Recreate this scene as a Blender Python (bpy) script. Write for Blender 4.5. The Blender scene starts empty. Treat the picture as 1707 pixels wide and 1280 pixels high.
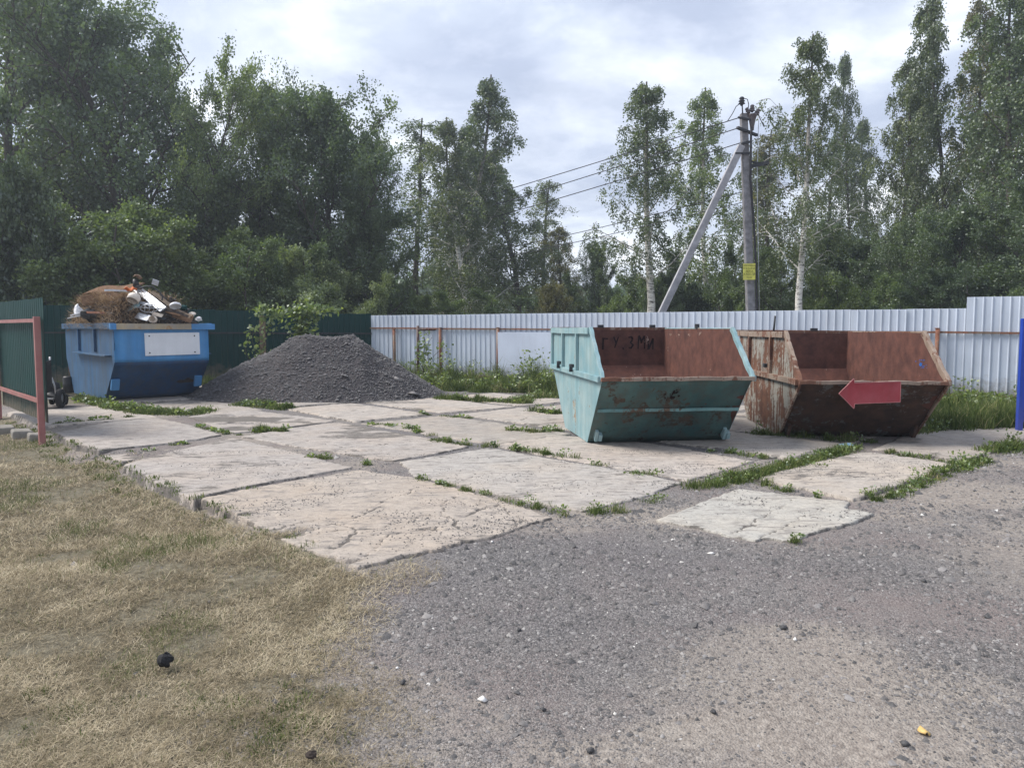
import bpy, math, random
import numpy as np
from mathutils import Vector, Matrix, Euler

# ------------------------------------------------------------------ camera
sc = bpy.context.scene
COL = sc.collection
F = 1250.0; CX = 853.5; CY = 640.0; HORIZON = 548.0; EYE = 1.6
PITCH = math.atan((CY - HORIZON) / F)
cam_d = bpy.data.cameras.new('camera'); cam = bpy.data.objects.new('camera', cam_d); COL.objects.link(cam)
cam_d.sensor_width = 36.0; cam_d.lens = 36.0 * F / 1707.0
cam_d.clip_start = 0.05; cam_d.clip_end = 2000
cam.location = (0, 0, EYE); cam.rotation_euler = (math.radians(90) - PITCH, 0, 0)
sc.camera = cam

# ------------------------------------------------------------------ sky, sun, exposure
SUN_AZ = math.radians(-84)      # measured from the view direction (+y), negative = left
SUN_EL = math.radians(48)
world = bpy.data.worlds.new('World'); sc.world = world; world.use_nodes = True
wn = world.node_tree; wn.nodes.clear()
def build_world():
    N = wn.nodes; L = wn.links
    out = N.new('ShaderNodeOutputWorld'); bg = N.new('ShaderNodeBackground'); L.new(bg.outputs[0], out.inputs[0])
    bg.inputs[1].default_value = 0.1
    sky = N.new('ShaderNodeTexSky'); sky.sky_type = 'NISHITA'; sky.sun_disc = False
    sky.sun_elevation = SUN_EL; sky.sun_rotation = SUN_AZ
    tc = N.new('ShaderNodeTexCoord'); sep = N.new('ShaderNodeSeparateXYZ'); L.new(tc.outputs['Generated'], sep.inputs[0])
    def mth(op, a, b=None, clamp=False):
        m = N.new('ShaderNodeMath'); m.operation = op; m.use_clamp = clamp
        for i, v in enumerate((a, b)):
            if v is None: continue
            if isinstance(v, (int, float)): m.inputs[i].default_value = v
            else: L.new(v, m.inputs[i])
        return m.outputs[0]
    zz = mth('ADD', mth('MAXIMUM', sep.outputs[2], 0.0), 0.22)
    cmb = N.new('ShaderNodeCombineXYZ')
    L.new(mth('DIVIDE', sep.outputs[0], zz), cmb.inputs[0]); L.new(mth('DIVIDE', sep.outputs[1], zz), cmb.inputs[1])
    def noise(scale, det, rough, off):
        mp = N.new('ShaderNodeMapping'); L.new(cmb.outputs[0], mp.inputs[0]); mp.inputs['Location'].default_value = off
        n = N.new('ShaderNodeTexNoise'); L.new(mp.outputs[0], n.inputs['Vector'])
        n.inputs['Scale'].default_value = scale; n.inputs['Detail'].default_value = det; n.inputs['Roughness'].default_value = rough
        n.inputs['Distortion'].default_value = 0.25
        return n.outputs['Fac']
    n1 = noise(1.35, 7, 0.55, (3.1, 7.7, 0)); n2 = noise(2.6, 6, 0.6, (11.3, 2.2, 4)); n3 = noise(0.9, 4, 0.5, (5.3, 1.2, 9))
    ramp = N.new('ShaderNodeValToRGB'); L.new(n1, ramp.inputs[0])
    e = ramp.color_ramp.elements
    e[0].position = 0.34; e[0].color = (3.3, 3.7, 4.5, 1)
    e[1].position = 0.66; e[1].color = (6.5, 6.8, 7.3, 1)
    m = ramp.color_ramp.elements.new(0.47); m.color = (4.2, 4.6, 5.4, 1)
    m = ramp.color_ramp.elements.new(0.58); m.color = (5.2, 5.6, 6.2, 1)
    # broken lighter cloud edges
    r2 = N.new('ShaderNodeValToRGB'); L.new(n2, r2.inputs[0])
    r2.color_ramp.elements[0].position = 0.42; r2.color_ramp.elements[0].color = (0.68, 0.71, 0.78, 1)
    r2.color_ramp.elements[1].position = 0.66; r2.color_ramp.elements[1].color = (1.20, 1.17, 1.12, 1)
    mul = N.new('ShaderNodeMix'); mul.data_type = 'RGBA'; mul.blend_type = 'MULTIPLY'; mul.inputs[0].default_value = 0.75
    L.new(ramp.outputs[0], mul.inputs[6]); L.new(r2.outputs[0], mul.inputs[7])
    cov = N.new('ShaderNodeValToRGB'); L.new(n3, cov.inputs[0])
    cov.color_ramp.elements[0].position = 0.28; cov.color_ramp.elements[0].color = (0.62,) * 3 + (1,)
    cov.color_ramp.elements[1].position = 0.46; cov.color_ramp.elements[1].color = (0.97,) * 3 + (1,)
    mx = N.new('ShaderNodeMix'); mx.data_type = 'RGBA'
    L.new(cov.outputs[0], mx.inputs[0]); L.new(sky.outputs[0], mx.inputs[6]); L.new(mul.outputs[2], mx.inputs[7])
    hr = N.new('ShaderNodeValToRGB'); L.new(sep.outputs[2], hr.inputs[0])
    hr.color_ramp.elements[0].position = 0.0; hr.color_ramp.elements[0].color = (1.0, 0.985, 0.95, 1)
    hr.color_ramp.elements[1].position = 0.42; hr.color_ramp.elements[1].color = (0.80, 0.81, 0.84, 1)
    hm_ = N.new('ShaderNodeMix'); hm_.data_type = 'RGBA'; hm_.blend_type = 'MULTIPLY'; hm_.inputs[0].default_value = 1.0
    L.new(mx.outputs[2], hm_.inputs[6]); L.new(hr.outputs[0], hm_.inputs[7])
    gn = N.new('ShaderNodeVectorMath'); gn.operation = 'SCALE'; gn.inputs[3].default_value = 1.17; L.new(hm_.outputs[2], gn.inputs[0])
    L.new(gn.outputs[0], bg.inputs[0])
build_world()
sun_d = bpy.data.lights.new('sun', 'SUN'); sun_d.energy = 2.7; sun_d.angle = math.radians(26); sun_d.color = (1.0, 0.95, 0.88)
sun = bpy.data.objects.new('sun', sun_d); COL.objects.link(sun)
sd_ = Vector((math.sin(SUN_AZ) * math.cos(SUN_EL), math.cos(SUN_AZ) * math.cos(SUN_EL), math.sin(SUN_EL)))
sun.rotation_euler = sd_.to_track_quat('Z', 'Y').to_euler(); sun.location = (0, 0, 30)
vs = sc.view_settings
vs.view_transform = 'Standard'; vs.look = 'None'; vs.exposure = 0.97; vs.gamma = 1.0; vs.use_curve_mapping = False

R = np.random.default_rng(7)
random.seed(11)

# ------------------------------------------------------------------ photo geometry -> metres
ct, st = math.cos(PITCH), math.sin(PITCH)
def ray(px, py):
    X = (px - CX) / F; U = (CY - py) / F
    return X, ct + st * U, -st + ct * U
def G(px, py, z=0.0):
    X, wy, wz = ray(px, py); s = (z - EYE) / wz
    return (X * s, wy * s)
def at(px, py, Y):
    X, wy, wz = ray(px, py); s = Y / wy
    return Vector((X * s, Y, EYE + wz * s))

# ------------------------------------------------------------------ noise
def vn(x, y, seed=0):
    x = np.asarray(x, float); y = np.asarray(y, float)
    xi = np.floor(x).astype(np.int64); yi = np.floor(y).astype(np.int64); fx = x - xi; fy = y - yi
    def h(a, b):
        n = (a * 374761393 + b * 668265263 + seed * 974711) & 0xffffffff
        n = ((n ^ (n >> 13)) * 1274126177) & 0xffffffff
        n = n ^ (n >> 16)
        return (n & 0xffff) / 65535.0
    sx = fx * fx * (3 - 2 * fx); sy = fy * fy * (3 - 2 * fy)
    return (h(xi, yi) * (1 - sx) + h(xi + 1, yi) * sx) * (1 - sy) + (h(xi, yi + 1) * (1 - sx) + h(xi + 1, yi + 1) * sx) * sy
def fbm(x, y, seed=0, oct=4):
    s = 0; a = 0.5; t = 0
    for i in range(oct):
        s = s + a * vn(x * 2 ** i + 13.7 * i, y * 2 ** i - 7.1 * i, seed + i); t += a; a *= 0.5
    return s / t          # 0..1
def sstep(a, b, x):
    t = np.clip((x - a) / (b - a), 0, 1); return t * t * (3 - 2 * t)

# ------------------------------------------------------------------ mesh helpers
def mesh_np(name, V, Fc, attrs=None, smooth=False):
    V = np.ascontiguousarray(V, np.float32); Fc = np.ascontiguousarray(Fc, np.int32); k = Fc.shape[1]
    me = bpy.data.meshes.new(name)
    me.vertices.add(len(V)); me.vertices.foreach_set('co', V.ravel())
    me.loops.add(Fc.size); me.loops.foreach_set('vertex_index', Fc.ravel())
    me.polygons.add(len(Fc)); me.polygons.foreach_set('loop_start', np.arange(0, Fc.size, k, dtype=np.int32))
    if smooth: me.polygons.foreach_set('use_smooth', np.ones(len(Fc), bool))
    for an, av in (attrs or {}).items():
        a = me.attributes.new(an, 'FLOAT', 'POINT'); a.data.foreach_set('value', np.ascontiguousarray(av, np.float32))
    me.update(calc_edges=True)
    return me
def link(name, me, mats, parent=None, loc=(0, 0, 0), rot=(0, 0, 0)):
    o = bpy.data.objects.new(name, me); COL.objects.link(o)
    if me is not None and mats is not None and len(me.materials) == 0:
        for m in (mats if isinstance(mats, (list, tuple)) else [mats]): me.materials.append(m)
    o.parent = parent; o.location = loc; o.rotation_euler = rot
    return o
def tag(o, label=None, cat=None, group=None, kind=None):
    if label: o['label'] = label
    if cat: o['category'] = cat
    if group: o['group'] = group
    if kind: o['kind'] = kind
    return o
def empty(name, loc=(0, 0, 0), rz=0.0, **kw):
    o = bpy.data.objects.new(name, None); COL.objects.link(o); o.location = loc; o.rotation_euler = (0, 0, rz)
    o.empty_display_size = 0.2
    return tag(o, **kw)

class MB:
    """collects shapes, builds one mesh"""
    def __init__(s): s.v = []; s.f = []; s.sm = []
    def add(s, vs_, fs, smooth=False):
        b = len(s.v); s.v += [tuple(p) for p in vs_]; s.f += [tuple(i + b for i in f) for f in fs]; s.sm += [smooth] * len(fs); return s
    def box(s, c, d, rot=None):
        c = Vector(c); h = Vector(d) / 2; m = Euler(rot).to_matrix() if rot is not None else Matrix.Identity(3)
        vs_ = [c + m @ Vector((x * h.x, y * h.y, z * h.z)) for x in (-1, 1) for y in (-1, 1) for z in (-1, 1)]
        return s.add(vs_, [(0, 1, 3, 2), (4, 6, 7, 5), (0, 4, 5, 1), (2, 3, 7, 6), (0, 2, 6, 4), (1, 5, 7, 3)])
    def bar(s, p0, p1, w, h, up=(0, 0, 1), n=1, wob=0.0, seed=0):
        p0 = Vector(p0); p1 = Vector(p1); d = (p1 - p0).normalized(); up = Vector(up)
        sd = d.cross(up)
        if sd.length < 1e-4: sd = d.cross(Vector((1, 0, 0)))
        sd.normalize(); u2 = sd.cross(d).normalized(); rr = random.Random(seed)
        vs_ = []; fs = []
        for i in range(n + 1):
            t = i / n; o = Vector((0, 0, 0))
            if wob and 0 < i < n: o = u2 * rr.uniform(-wob, wob) + sd * rr.uniform(-wob, wob)
            c = p0.lerp(p1, t) + o
            for a, b in ((-1, -1), (1, -1), (1, 1), (-1, 1)): vs_.append(c + sd * a * w / 2 + u2 * b * h / 2)
            if i:
                k = 4 * (i - 1)
                for j in range(4): fs.append((k + j, k + (j + 1) % 4, k + 4 + (j + 1) % 4, k + 4 + j))
        fs.append((3, 2, 1, 0)); k = 4 * n; fs.append((k, k + 1, k + 2, k + 3))
        return s.add(vs_, fs)
    def tube(s, pts, rad, n=8, cap=True):
        pts = [Vector(p) for p in pts]; m = len(pts)
        rad = rad if isinstance(rad, (list, tuple)) else [rad] * m
        vs_ = []; fs = []; prev = None
        for i, p in enumerate(pts):
            d = (pts[min(i + 1, m - 1)] - pts[max(i - 1, 0)]).normalized()
            if prev is None: a = d.orthogonal().normalized()
            else:
                a = prev - d * prev.dot(d)
                a = a.normalized() if a.length > 1e-5 else d.orthogonal().normalized()
            prev = a; b = d.cross(a)
            for j in range(n):
                t = 2 * math.pi * j / n; vs_.append(p + (a * math.cos(t) + b * math.sin(t)) * rad[i])
            if i:
                k = n * (i - 1)
                for j in range(n): fs.append((k + j, k + (j + 1) % n, k + n + (j + 1) % n, k + n + j))
        s.add(vs_, fs, True)
        if cap:
            b0 = len(s.v) - len(vs_)
            s.f.append(tuple(b0 + j for j in reversed(range(n)))); s.sm.append(False)
            s.f.append(tuple(b0 + n * (m - 1) + j for j in range(n))); s.sm.append(False)
        return s
    def prism(s, poly, a, b, fn):
        """poly 2D list, extruded between a and b; fn(p,q,w)->xyz"""
        n = len(poly); vs_ = [fn(p, q, a) for p, q in poly] + [fn(p, q, b) for p, q in poly]
        fs = [tuple(range(n)), tuple(reversed(range(n, 2 * n)))] + [(i, i + n, (i + 1) % n + n, (i + 1) % n) for i in range(n)]
        return s.add(vs_, fs)
    def lathe(s, prof, n=16, c=(0, 0, 0), m=None):
        vs_ = []; fs = []; c = Vector(c); m = m or Matrix.Identity(3)
        for r, z in prof:
            for j in range(n):
                t = 2 * math.pi * j / n; vs_.append(c + m @ Vector((r * math.cos(t), r * math.sin(t), z)))
        for i in range(len(prof) - 1):
            for j in range(n): fs.append((i * n + j, i * n + (j + 1) % n, (i + 1) * n + (j + 1) % n, (i + 1) * n + j))
        s.add(vs_, fs, True)
        return s
    def grid(s, fn, nu, nv):
        vs_ = [fn(i / nu, j / nv) for i in range(nu + 1) for j in range(nv + 1)]
        fs = [(i * (nv + 1) + j, (i + 1) * (nv + 1) + j, (i + 1) * (nv + 1) + j + 1, i * (nv + 1) + j + 1) for i in range(nu) for j in range(nv)]
        return s.add(vs_, fs, True)
    def build(s, name, mat, parent=None, bevel=0.0, solid=0.0, **kw):
        me = bpy.data.meshes.new(name); me.from_pydata(s.v, [], s.f)
        me.polygons.foreach_set('use_smooth', s.sm)
        import bmesh
        bm = bmesh.new(); bm.from_mesh(me); bmesh.ops.recalc_face_normals(bm, faces=bm.faces); bm.to_mesh(me); bm.free()
        o = link(name, me, mat, parent)
        if solid:
            md = o.modifiers.new('solid', 'SOLIDIFY'); md.thickness = solid; md.offset = 0
        if bevel:
            md = o.modifiers.new('bev', 'BEVEL'); md.width = bevel; md.segments = 2; md.limit_method = 'ANGLE'
        return tag(o, **kw)

def copy_tree(o, parent=None):
    c = o.copy(); COL.objects.link(c); c.parent = parent
    for ch in list(o.children): copy_tree(ch, c)
    return c

def text_mesh(body, size, depth=0.0, align='CENTER'):
    cu = bpy.data.curves.new('lettering', 'FONT'); cu.body = body; cu.size = size; cu.extrude = depth; cu.align_x = align
    cu.space_line = 0.85
    o = bpy.data.objects.new('tmp', cu); COL.objects.link(o)
    dg = bpy.context.evaluated_depsgraph_get(); me = bpy.data.meshes.new_from_object(o.evaluated_get(dg))
    bpy.data.objects.remove(o); return me

# ------------------------------------------------------------------ material helper
class MT:
    def __init__(s, name, rough=0.8, spec=0.3, metal=0.0):
        s.m = bpy.data.materials.new(name); s.m.use_nodes = True; s.nt = s.m.node_tree
        s.N = s.nt.nodes; s.L = s.nt.links; s.b = s.N['Principled BSDF']; s.out = s.N['Material Output']
        s.b.inputs['Roughness'].default_value = rough; s.b.inputs['Specular IOR Level'].default_value = spec; s.b.inputs['Metallic'].default_value = metal
        s.tc = s.N.new('ShaderNodeTexCoord')
    def put(s, sock, v):
        if isinstance(v, bpy.types.NodeSocket): s.L.new(v, sock)
        elif isinstance(v, (tuple, list)): sock.default_value = tuple(v) + ((1,) if len(v) == 3 and sock.type == 'RGBA' else ())
        else: sock.default_value = v
    def coord(s, kind='Object', scale=(1, 1, 1), loc=(0, 0, 0), rot=(0, 0, 0)):
        mp = s.N.new('ShaderNodeMapping'); s.L.new(s.tc.outputs[kind], mp.inputs[0])
        mp.inputs['Scale'].default_value = scale; mp.inputs['Location'].default_value = loc; mp.inputs['Rotation'].default_value = rot
        return mp.outputs[0]
    def pos(s):
        return s.N.new('ShaderNodeNewGeometry').outputs['Position']
    def noise(s, scale, detail=4, rough=0.5, vec=None, dist=0.0, out='Fac'):
        n = s.N.new('ShaderNodeTexNoise'); n.inputs['Scale'].default_value = scale; n.inputs['Detail'].default_value = detail
        n.inputs['Roughness'].default_value = rough; n.inputs['Distortion'].default_value = dist
        s.L.new(vec if vec is not None else s.coord(), n.inputs['Vector']); return n.outputs[out]
    def voro(s, scale, vec=None, out='Color', feat='F1'):
        n = s.N.new('ShaderNodeTexVoronoi'); n.feature = feat; n.inputs['Scale'].default_value = scale
        s.L.new(vec if vec is not None else s.coord(), n.inputs['Vector']); return n.outputs[out]
    def ramp(s, fac, *stops):
        r = s.N.new('ShaderNodeValToRGB'); s.L.new(fac, r.inputs[0]); e = r.color_ramp.elements
        while len(e) < len(stops): e.new(0.5)
        for i, (p, c) in enumerate(stops):
            e[i].position = p; e[i].color = (c, c, c, 1) if isinstance(c, (int, float)) else tuple(c) + (1,)
        return r.outputs[0]
    def mix(s, f, a, b, mode='MIX'):
        n = s.N.new('ShaderNodeMix'); n.data_type = 'RGBA'; n.blend_type = mode
        s.put(n.inputs[0], f); s.put(n.inputs[6], a); s.put(n.inputs[7], b); return n.outputs[2]
    def math(s, op, a, b=0.0, clamp=False):
        n = s.N.new('ShaderNodeMath'); n.operation = op; n.use_clamp = clamp; s.put(n.inputs[0], a); s.put(n.inputs[1], b); return n.outputs[0]
    def attr(s, name, out='Fac'):
        n = s.N.new('ShaderNodeAttribute'); n.attribute_name = name; return n.outputs[out]
    def objcol(s): return s.N.new('ShaderNodeObjectInfo').outputs['Color']
    def objrand(s): return s.N.new('ShaderNodeObjectInfo').outputs['Random']
    def sepz(s, vec, i=2):
        n = s.N.new('ShaderNodeSeparateXYZ'); s.L.new(vec, n.inputs[0]); return n.outputs[i]
    def bump(s, h, strength=0.5, dist=0.01):
        n = s.N.new('ShaderNodeBump'); n.inputs['Strength'].default_value = strength; n.inputs['Distance'].default_value = dist
        s.put(n.inputs['Height'], h); s.L.new(n.outputs[0], s.b.inputs['Normal']); return n
    def col(s, c): s.put(s.b.inputs['Base Color'], c); return s
    def rough(s, r): s.put(s.b.inputs['Roughness'], r); return s

def flat(name, c, rough=0.7, spec=0.3, metal=0.0, var=0.25, scale=8):
    m = MT(name, rough, spec, metal)
    dark = tuple(x * (1 - var) for x in c); light = tuple(min(1, x * (1 + var)) for x in c)
    n = m.noise(scale, 5, 0.6)
    m.col(m.ramp(n, (0.3, dark), (0.7, light))); m.bump(n, 0.15, 0.004)
    return m.m

def rusty_paint(name, paint, paint2, rust_lo, rust_hi, amount, dirt=0.3, streak=0.5):
    """weathered painted steel; amount 0..1 of rust"""
    m = MT(name, 0.65, 0.35)
    c = m.coord('Object'); stv = m.coord('Object', scale=(5, 5, 0.45))
    big = m.noise(1.7, 8, 0.65, c); fine = m.noise(14, 6, 0.7, c); sk = m.noise(2.2, 6, 0.65, stv, 0.3)
    mask = m.math('ADD', m.math('MULTIPLY', big, 0.5), m.math('MULTIPLY', sk, streak * 0.5))
    mask = m.math('ADD', mask, m.math('MULTIPLY', fine, 0.28))
    mean = 0.25 + 0.25 * streak + 0.14
    thr = mean + (0.5 - amount) * 0.42
    f = m.ramp(mask, (max(0, thr - 0.012), 0.0), (min(1, thr + 0.02), 1.0))
    rust = m.mix(m.ramp(m.noise(5, 8, 0.7, c), (0.35, 0.0), (0.65, 1.0)), rust_lo, rust_hi)
    pc = m.mix(m.ramp(m.noise(2.6, 6, 0.6, c), (0.35, 0.0), (0.68, 1.0)), paint, paint2)
    dk = m.mix(m.math('MULTIPLY', m.ramp(m.noise(1.3, 7, 0.7, stv), (0.42, 0.0), (0.72, 1.0)), dirt), pc, (0.07, 0.065, 0.05))
    m.col(m.mix(f, dk, rust)); m.rough(m.ramp(f, (0, 0.5), (1, 0.9)))
    h = m.math('ADD', m.math('MULTIPLY', f, -0.5), m.math('MULTIPLY', fine, 0.5)); m.bump(h, 0.5, 0.004)
    return m.m

def leaf_mat(name, c0, c1, c2, trans=0.38, trcol=None):
    m = MT(name); m.N.remove(m.b)
    v = m.attr('var'); rnd = m.objrand()
    c = m.ramp(v, (0.0, c0), (0.55, c1), (1.0, c2))
    c = m.mix(m.math('MULTIPLY', rnd, 0.35), c, m.mix(1.0, c, (1.25, 1.05, 0.55), 'MULTIPLY'))
    d = m.N.new('ShaderNodeBsdfDiffuse'); t = m.N.new('ShaderNodeBsdfTranslucent'); g = m.N.new('ShaderNodeBsdfGlossy')
    m.L.new(c, d.inputs[0]); m.L.new(m.mix(1.0, c, (1.5, 1.6, 0.7), 'MULTIPLY'), t.inputs[0]); g.inputs['Roughness'].default_value = 0.45
    g.inputs[0].default_value = (0.9, 0.95, 1, 1)
    a = m.N.new('ShaderNodeMixShader'); a.inputs[0].default_value = trans; m.L.new(d.outputs[0], a.inputs[1]); m.L.new(t.outputs[0], a.inputs[2])
    b = m.N.new('ShaderNodeMixShader'); b.inputs[0].default_value = 0.06; m.L.new(a.outputs[0], b.inputs[1]); m.L.new(g.outputs[0], b.inputs[2])
    m.L.new(b.outputs[0], m.out.inputs[0]); return m.m

# ------------------------------------------------------------------ materials
def mat_ground():
    m = MT('ground_soil_gravel', 0.95, 0.15); p = m.pos()
    gr = m.attr('grass'); sand = m.attr('sand'); dk = m.attr('dark')
    pv = m.voro(95, p); peb = m.sepz(pv, 0); fine = m.noise(160, 4, 0.7, p); mid = m.noise(9, 8, 0.72, p); big = m.noise(1.1, 5, 0.6, p)
    grav = m.ramp(peb, (0.0, (0.075, 0.072, 0.074)), (0.5, (0.150, 0.136, 0.130)), (0.85, (0.245, 0.224, 0.214)), (1.0, (0.42, 0.40, 0.38)))
    pv2 = m.sepz(m.voro(210, p), 1); grav = m.mix(0.6, grav, m.ramp(pv2, (0.0, (0.035, 0.034, 0.036)), (0.5, (0.135, 0.124, 0.121)), (1.0, (0.44, 0.41, 0.385))))
    grav = m.mix(m.ramp(mid, (0.42, 0.0), (0.64, 0.5)), grav, (0.19, 0.168, 0.158))
    grav = m.mix(m.ramp(big, (0.4, 0.0), (0.65, 0.5)), grav, (0.185, 0.145, 0.135))
    sandc = m.ramp(m.noise(30, 6, 0.75, p), (0.34, (0.15, 0.128, 0.11)), (0.62, (0.38, 0.34, 0.295)))
    sm = m.ramp(m.math('ADD', m.math('MULTIPLY', sand, 0.75), m.math('MULTIPLY', m.noise(7, 7, 0.75, p), 0.5)), (0.60, 0.0), (0.78, 0.72))
    c = m.mix(sm, grav, sandc)
    c = m.mix(m.math('MULTIPLY', dk, 0.6), c, m.ramp(peb, (0, (0.05, 0.05, 0.055)), (0.8, (0.15, 0.148, 0.155)), (1.0, (0.25, 0.24, 0.24))))
    soil = m.ramp(m.noise(14, 9, 0.78, p), (0.3, (0.075, 0.065, 0.045)), (0.5, (0.155, 0.138, 0.10)), (0.7, (0.26, 0.235, 0.17)))
    gm = m.ramp(m.math('ADD', gr, m.math('MULTIPLY', m.math('SUBTRACT', m.noise(12, 8, 0.75, p), 0.5), 0.9)), (0.42, 0.0), (0.6, 1.0))
    c = m.mix(gm, c, soil)
    m.col(c); m.bump(m.math('ADD', m.math('MULTIPLY', m.voro(95, p, 'Distance'), -0.6), m.math('MULTIPLY', mid, 1.2)), 0.8, 0.012)
    return m.m
def mat_concrete():
    m = MT('weathered_concrete', 0.9, 0.2); p = m.pos()
    d = m.attr('dirt'); oc = m.objcol()
    big = m.noise(0.9, 6, 0.6, p); med = m.noise(5, 8, 0.7, p); fine = m.noise(55, 6, 0.75, p)
    streak = m.noise(3.5, 8, 0.72, m.coord('Object', scale=(1, 3.2, 1), rot=(0, 0, 0.85)))
    base = m.ramp(med, (0.28, (0.72, 0.70, 0.68)), (0.5, (0.93, 0.92, 0.90)), (0.72, (1.12, 1.09, 1.05)))
    c = m.mix(1.0, oc, base, 'MULTIPLY')
    c = m.mix(m.ramp(big, (0.42, 0.0), (0.7, 0.5)), c, m.mix(1.0, oc, (1.06, 0.94, 0.80), 'MULTIPLY'))
    c = m.mix(m.ramp(fine, (0.30, 0.75), (0.42, 0.0)), c, (0.12, 0.11, 0.10))
    pit = m.voro(38, p, 'Distance'); pm_ = m.math('MULTIPLY', m.ramp(pit, (0.10, 1.0), (0.24, 0.0)), m.ramp(m.noise(4, 6, 0.7, p), (0.42, 0.0), (0.54, 1.0)))
    c = m.mix(m.math('MULTIPLY', pm_, 0.7), c, (0.10, 0.09, 0.085))
    c = m.mix(m.ramp(streak, (0.51, 0.0), (0.60, 0.7)), c, (0.185, 0.17, 0.16))
    c = m.mix(m.ramp(m.noise(22, 5, 0.8, p), (0.40, 0.35), (0.5, 0.0)), c, (0.2, 0.18, 0.16))
    c = m.mix(m.math('MULTIPLY', m.ramp(m.math('ADD', d, m.math('ADD', m.math('MULTIPLY', m.math('SUBTRACT', med, 0.5), 1.1), m.math('MULTIPLY', m.math('SUBTRACT', streak, 0.5), 1.9))), (0.42, 0.0), (0.72, 1.0)), 0.85), c, m.ramp(fine, (0.3, (0.06, 0.055, 0.05)), (0.7, (0.16, 0.145, 0.13))))
    m.col(c); m.bump(m.math('ADD', m.math('MULTIPLY', fine, 0.8), m.math('MULTIPLY', med, 0.5)), 0.6, 0.010)
    return m.m
def mat_stone(name, stops, rough=0.9):
    m = MT(name, rough, 0.2); v = m.attr('var'); n = m.noise(120, 3, 0.6, m.pos())
    m.col(m.mix(0.3, m.ramp(v, *stops), m.ramp(n, (0.3, 0.08), (0.7, 0.32)))); return m.m
def mat_blade(name, stops, trans=0.25):
    m = MT(name); m.N.remove(m.b); v = m.attr('var'); c = m.ramp(v, *stops)
    d = m.N.new('ShaderNodeBsdfDiffuse'); t = m.N.new('ShaderNodeBsdfTranslucent'); m.L.new(c, d.inputs[0]); m.L.new(c, t.inputs[0])
    a = m.N.new('ShaderNodeMixShader'); a.inputs[0].default_value = trans; m.L.new(d.outputs[0], a.inputs[1]); m.L.new(t.outputs[0], a.inputs[2])
    m.L.new(a.outputs[0], m.out.inputs[0]); return m.m
def mat_bark(name, kind):
    m = MT(name, 0.9, 0.15); c = m.coord('Object')
    if kind == 'birch':
        band = m.noise(3.0, 6, 0.7, m.coord('Object', scale=(1.2, 1.2, 5)))
        z = m.sepz(c)
        up = m.ramp(m.math('MULTIPLY', z, 0.06), (0.42, 0.0), (0.75, 1.0))
        col = m.ramp(band, (0.40, (0.06, 0.055, 0.05)), (0.46, (0.60, 0.58, 0.54)), (0.7, (0.74, 0.72, 0.68)))
        m.col(m.mix(up, col, (0.12, 0.10, 0.085)))
    else:
        n = m.noise(4, 8, 0.7, m.coord('Object', scale=(3, 3, 0.6)))
        m.col(m.ramp(n, (0.3, (0.035, 0.03, 0.026)), (0.7, (0.12, 0.105, 0.09)))); m.bump(n, 0.6, 0.02)
    return m.m
def mat_sheet(name, c, dirt=0.25, rough=0.45, spec=0.4):
    m = MT(name, rough, spec, 0.0); p = m.pos(); z = m.sepz(p)
    n = m.noise(0.8, 5, 0.6, p); s = m.noise(2.5, 6, 0.7, m.coord('Object', scale=(4, 4, 0.5)))
    cc = m.ramp(n, (0.3, tuple(x * 0.86 for x in c)), (0.7, tuple(min(1, x * 1.08) for x in c)))
    cc = m.mix(m.math('MULTIPLY', m.objrand(), 0.18), cc, tuple(x * 0.7 for x in c))
    cc = m.mix(m.math('MULTIPLY', m.ramp(s, (0.5, 0.0), (0.75, 1.0)), dirt), cc, (0.22, 0.19, 0.15))
    mud = m.math('SUBTRACT', m.math('MULTIPLY', m.noise(5, 7, 0.75, p), 1.1), m.math('MULTIPLY', z, 0.9))
    cc = m.mix(m.math('MULTIPLY', m.ramp(mud, (0.05, 0.0), (0.42, 0.75)), 1.0 if dirt > 0.03 else 0.3), cc, (0.17, 0.14, 0.105))
    m.col(cc); m.bump(m.noise(1.6, 3, 0.5, p), 0.3, 0.025); return m.m

M = {}
M['ground'] = mat_ground(); M['concrete'] = mat_concrete()
M['gravel'] = mat_stone('gravel_stones', [(0.0, (0.025, 0.024, 0.026)), (0.35, (0.092, 0.084, 0.081)), (0.75, (0.235, 0.218, 0.212)), (0.96, (0.40, 0.38, 0.36)), (1.0, (0.70, 0.68, 0.64))])
M['pile'] = mat_stone('crumbled_asphalt', [(0.0, (0.022, 0.021, 0.024)), (0.5, (0.056, 0.052, 0.056)), (0.9, (0.11, 0.10, 0.103)), (1.0, (0.34, 0.33, 0.32))])
M['straw'] = mat_blade('dry_straw', [(0.0, (0.085, 0.072, 0.045)), (0.45, (0.305, 0.252, 0.168)), (0.72, (0.56, 0.485, 0.35)), (0.76, (0.085, 0.11, 0.04)), (1.0, (0.16, 0.18, 0.075))], 0.15)
M['grass'] = mat_blade('green_grass', [(0.0, (0.045, 0.075, 0.022)), (0.55, (0.115, 0.155, 0.05)), (0.85, (0.20, 0.23, 0.085)), (1.0, (0.38, 0.34, 0.19))], 0.35)
M['bark'] = mat_bark('dark_bark', 'dark'); M['birch_bark'] = mat_bark('birch_bark', 'birch')
M['leaf_dark'] = leaf_mat('dark_leaves', (0.040, 0.064, 0.030), (0.085, 0.128, 0.056), (0.17, 0.225, 0.10))
M['leaf_mid'] = leaf_mat('green_leaves', (0.060, 0.095, 0.030), (0.135, 0.190, 0.065), (0.26, 0.32, 0.13))
M['leaf_birch'] = leaf_mat('birch_leaves', (0.045, 0.070, 0.032), (0.095, 0.130, 0.056), (0.19, 0.22, 0.105), 0.42)
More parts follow.
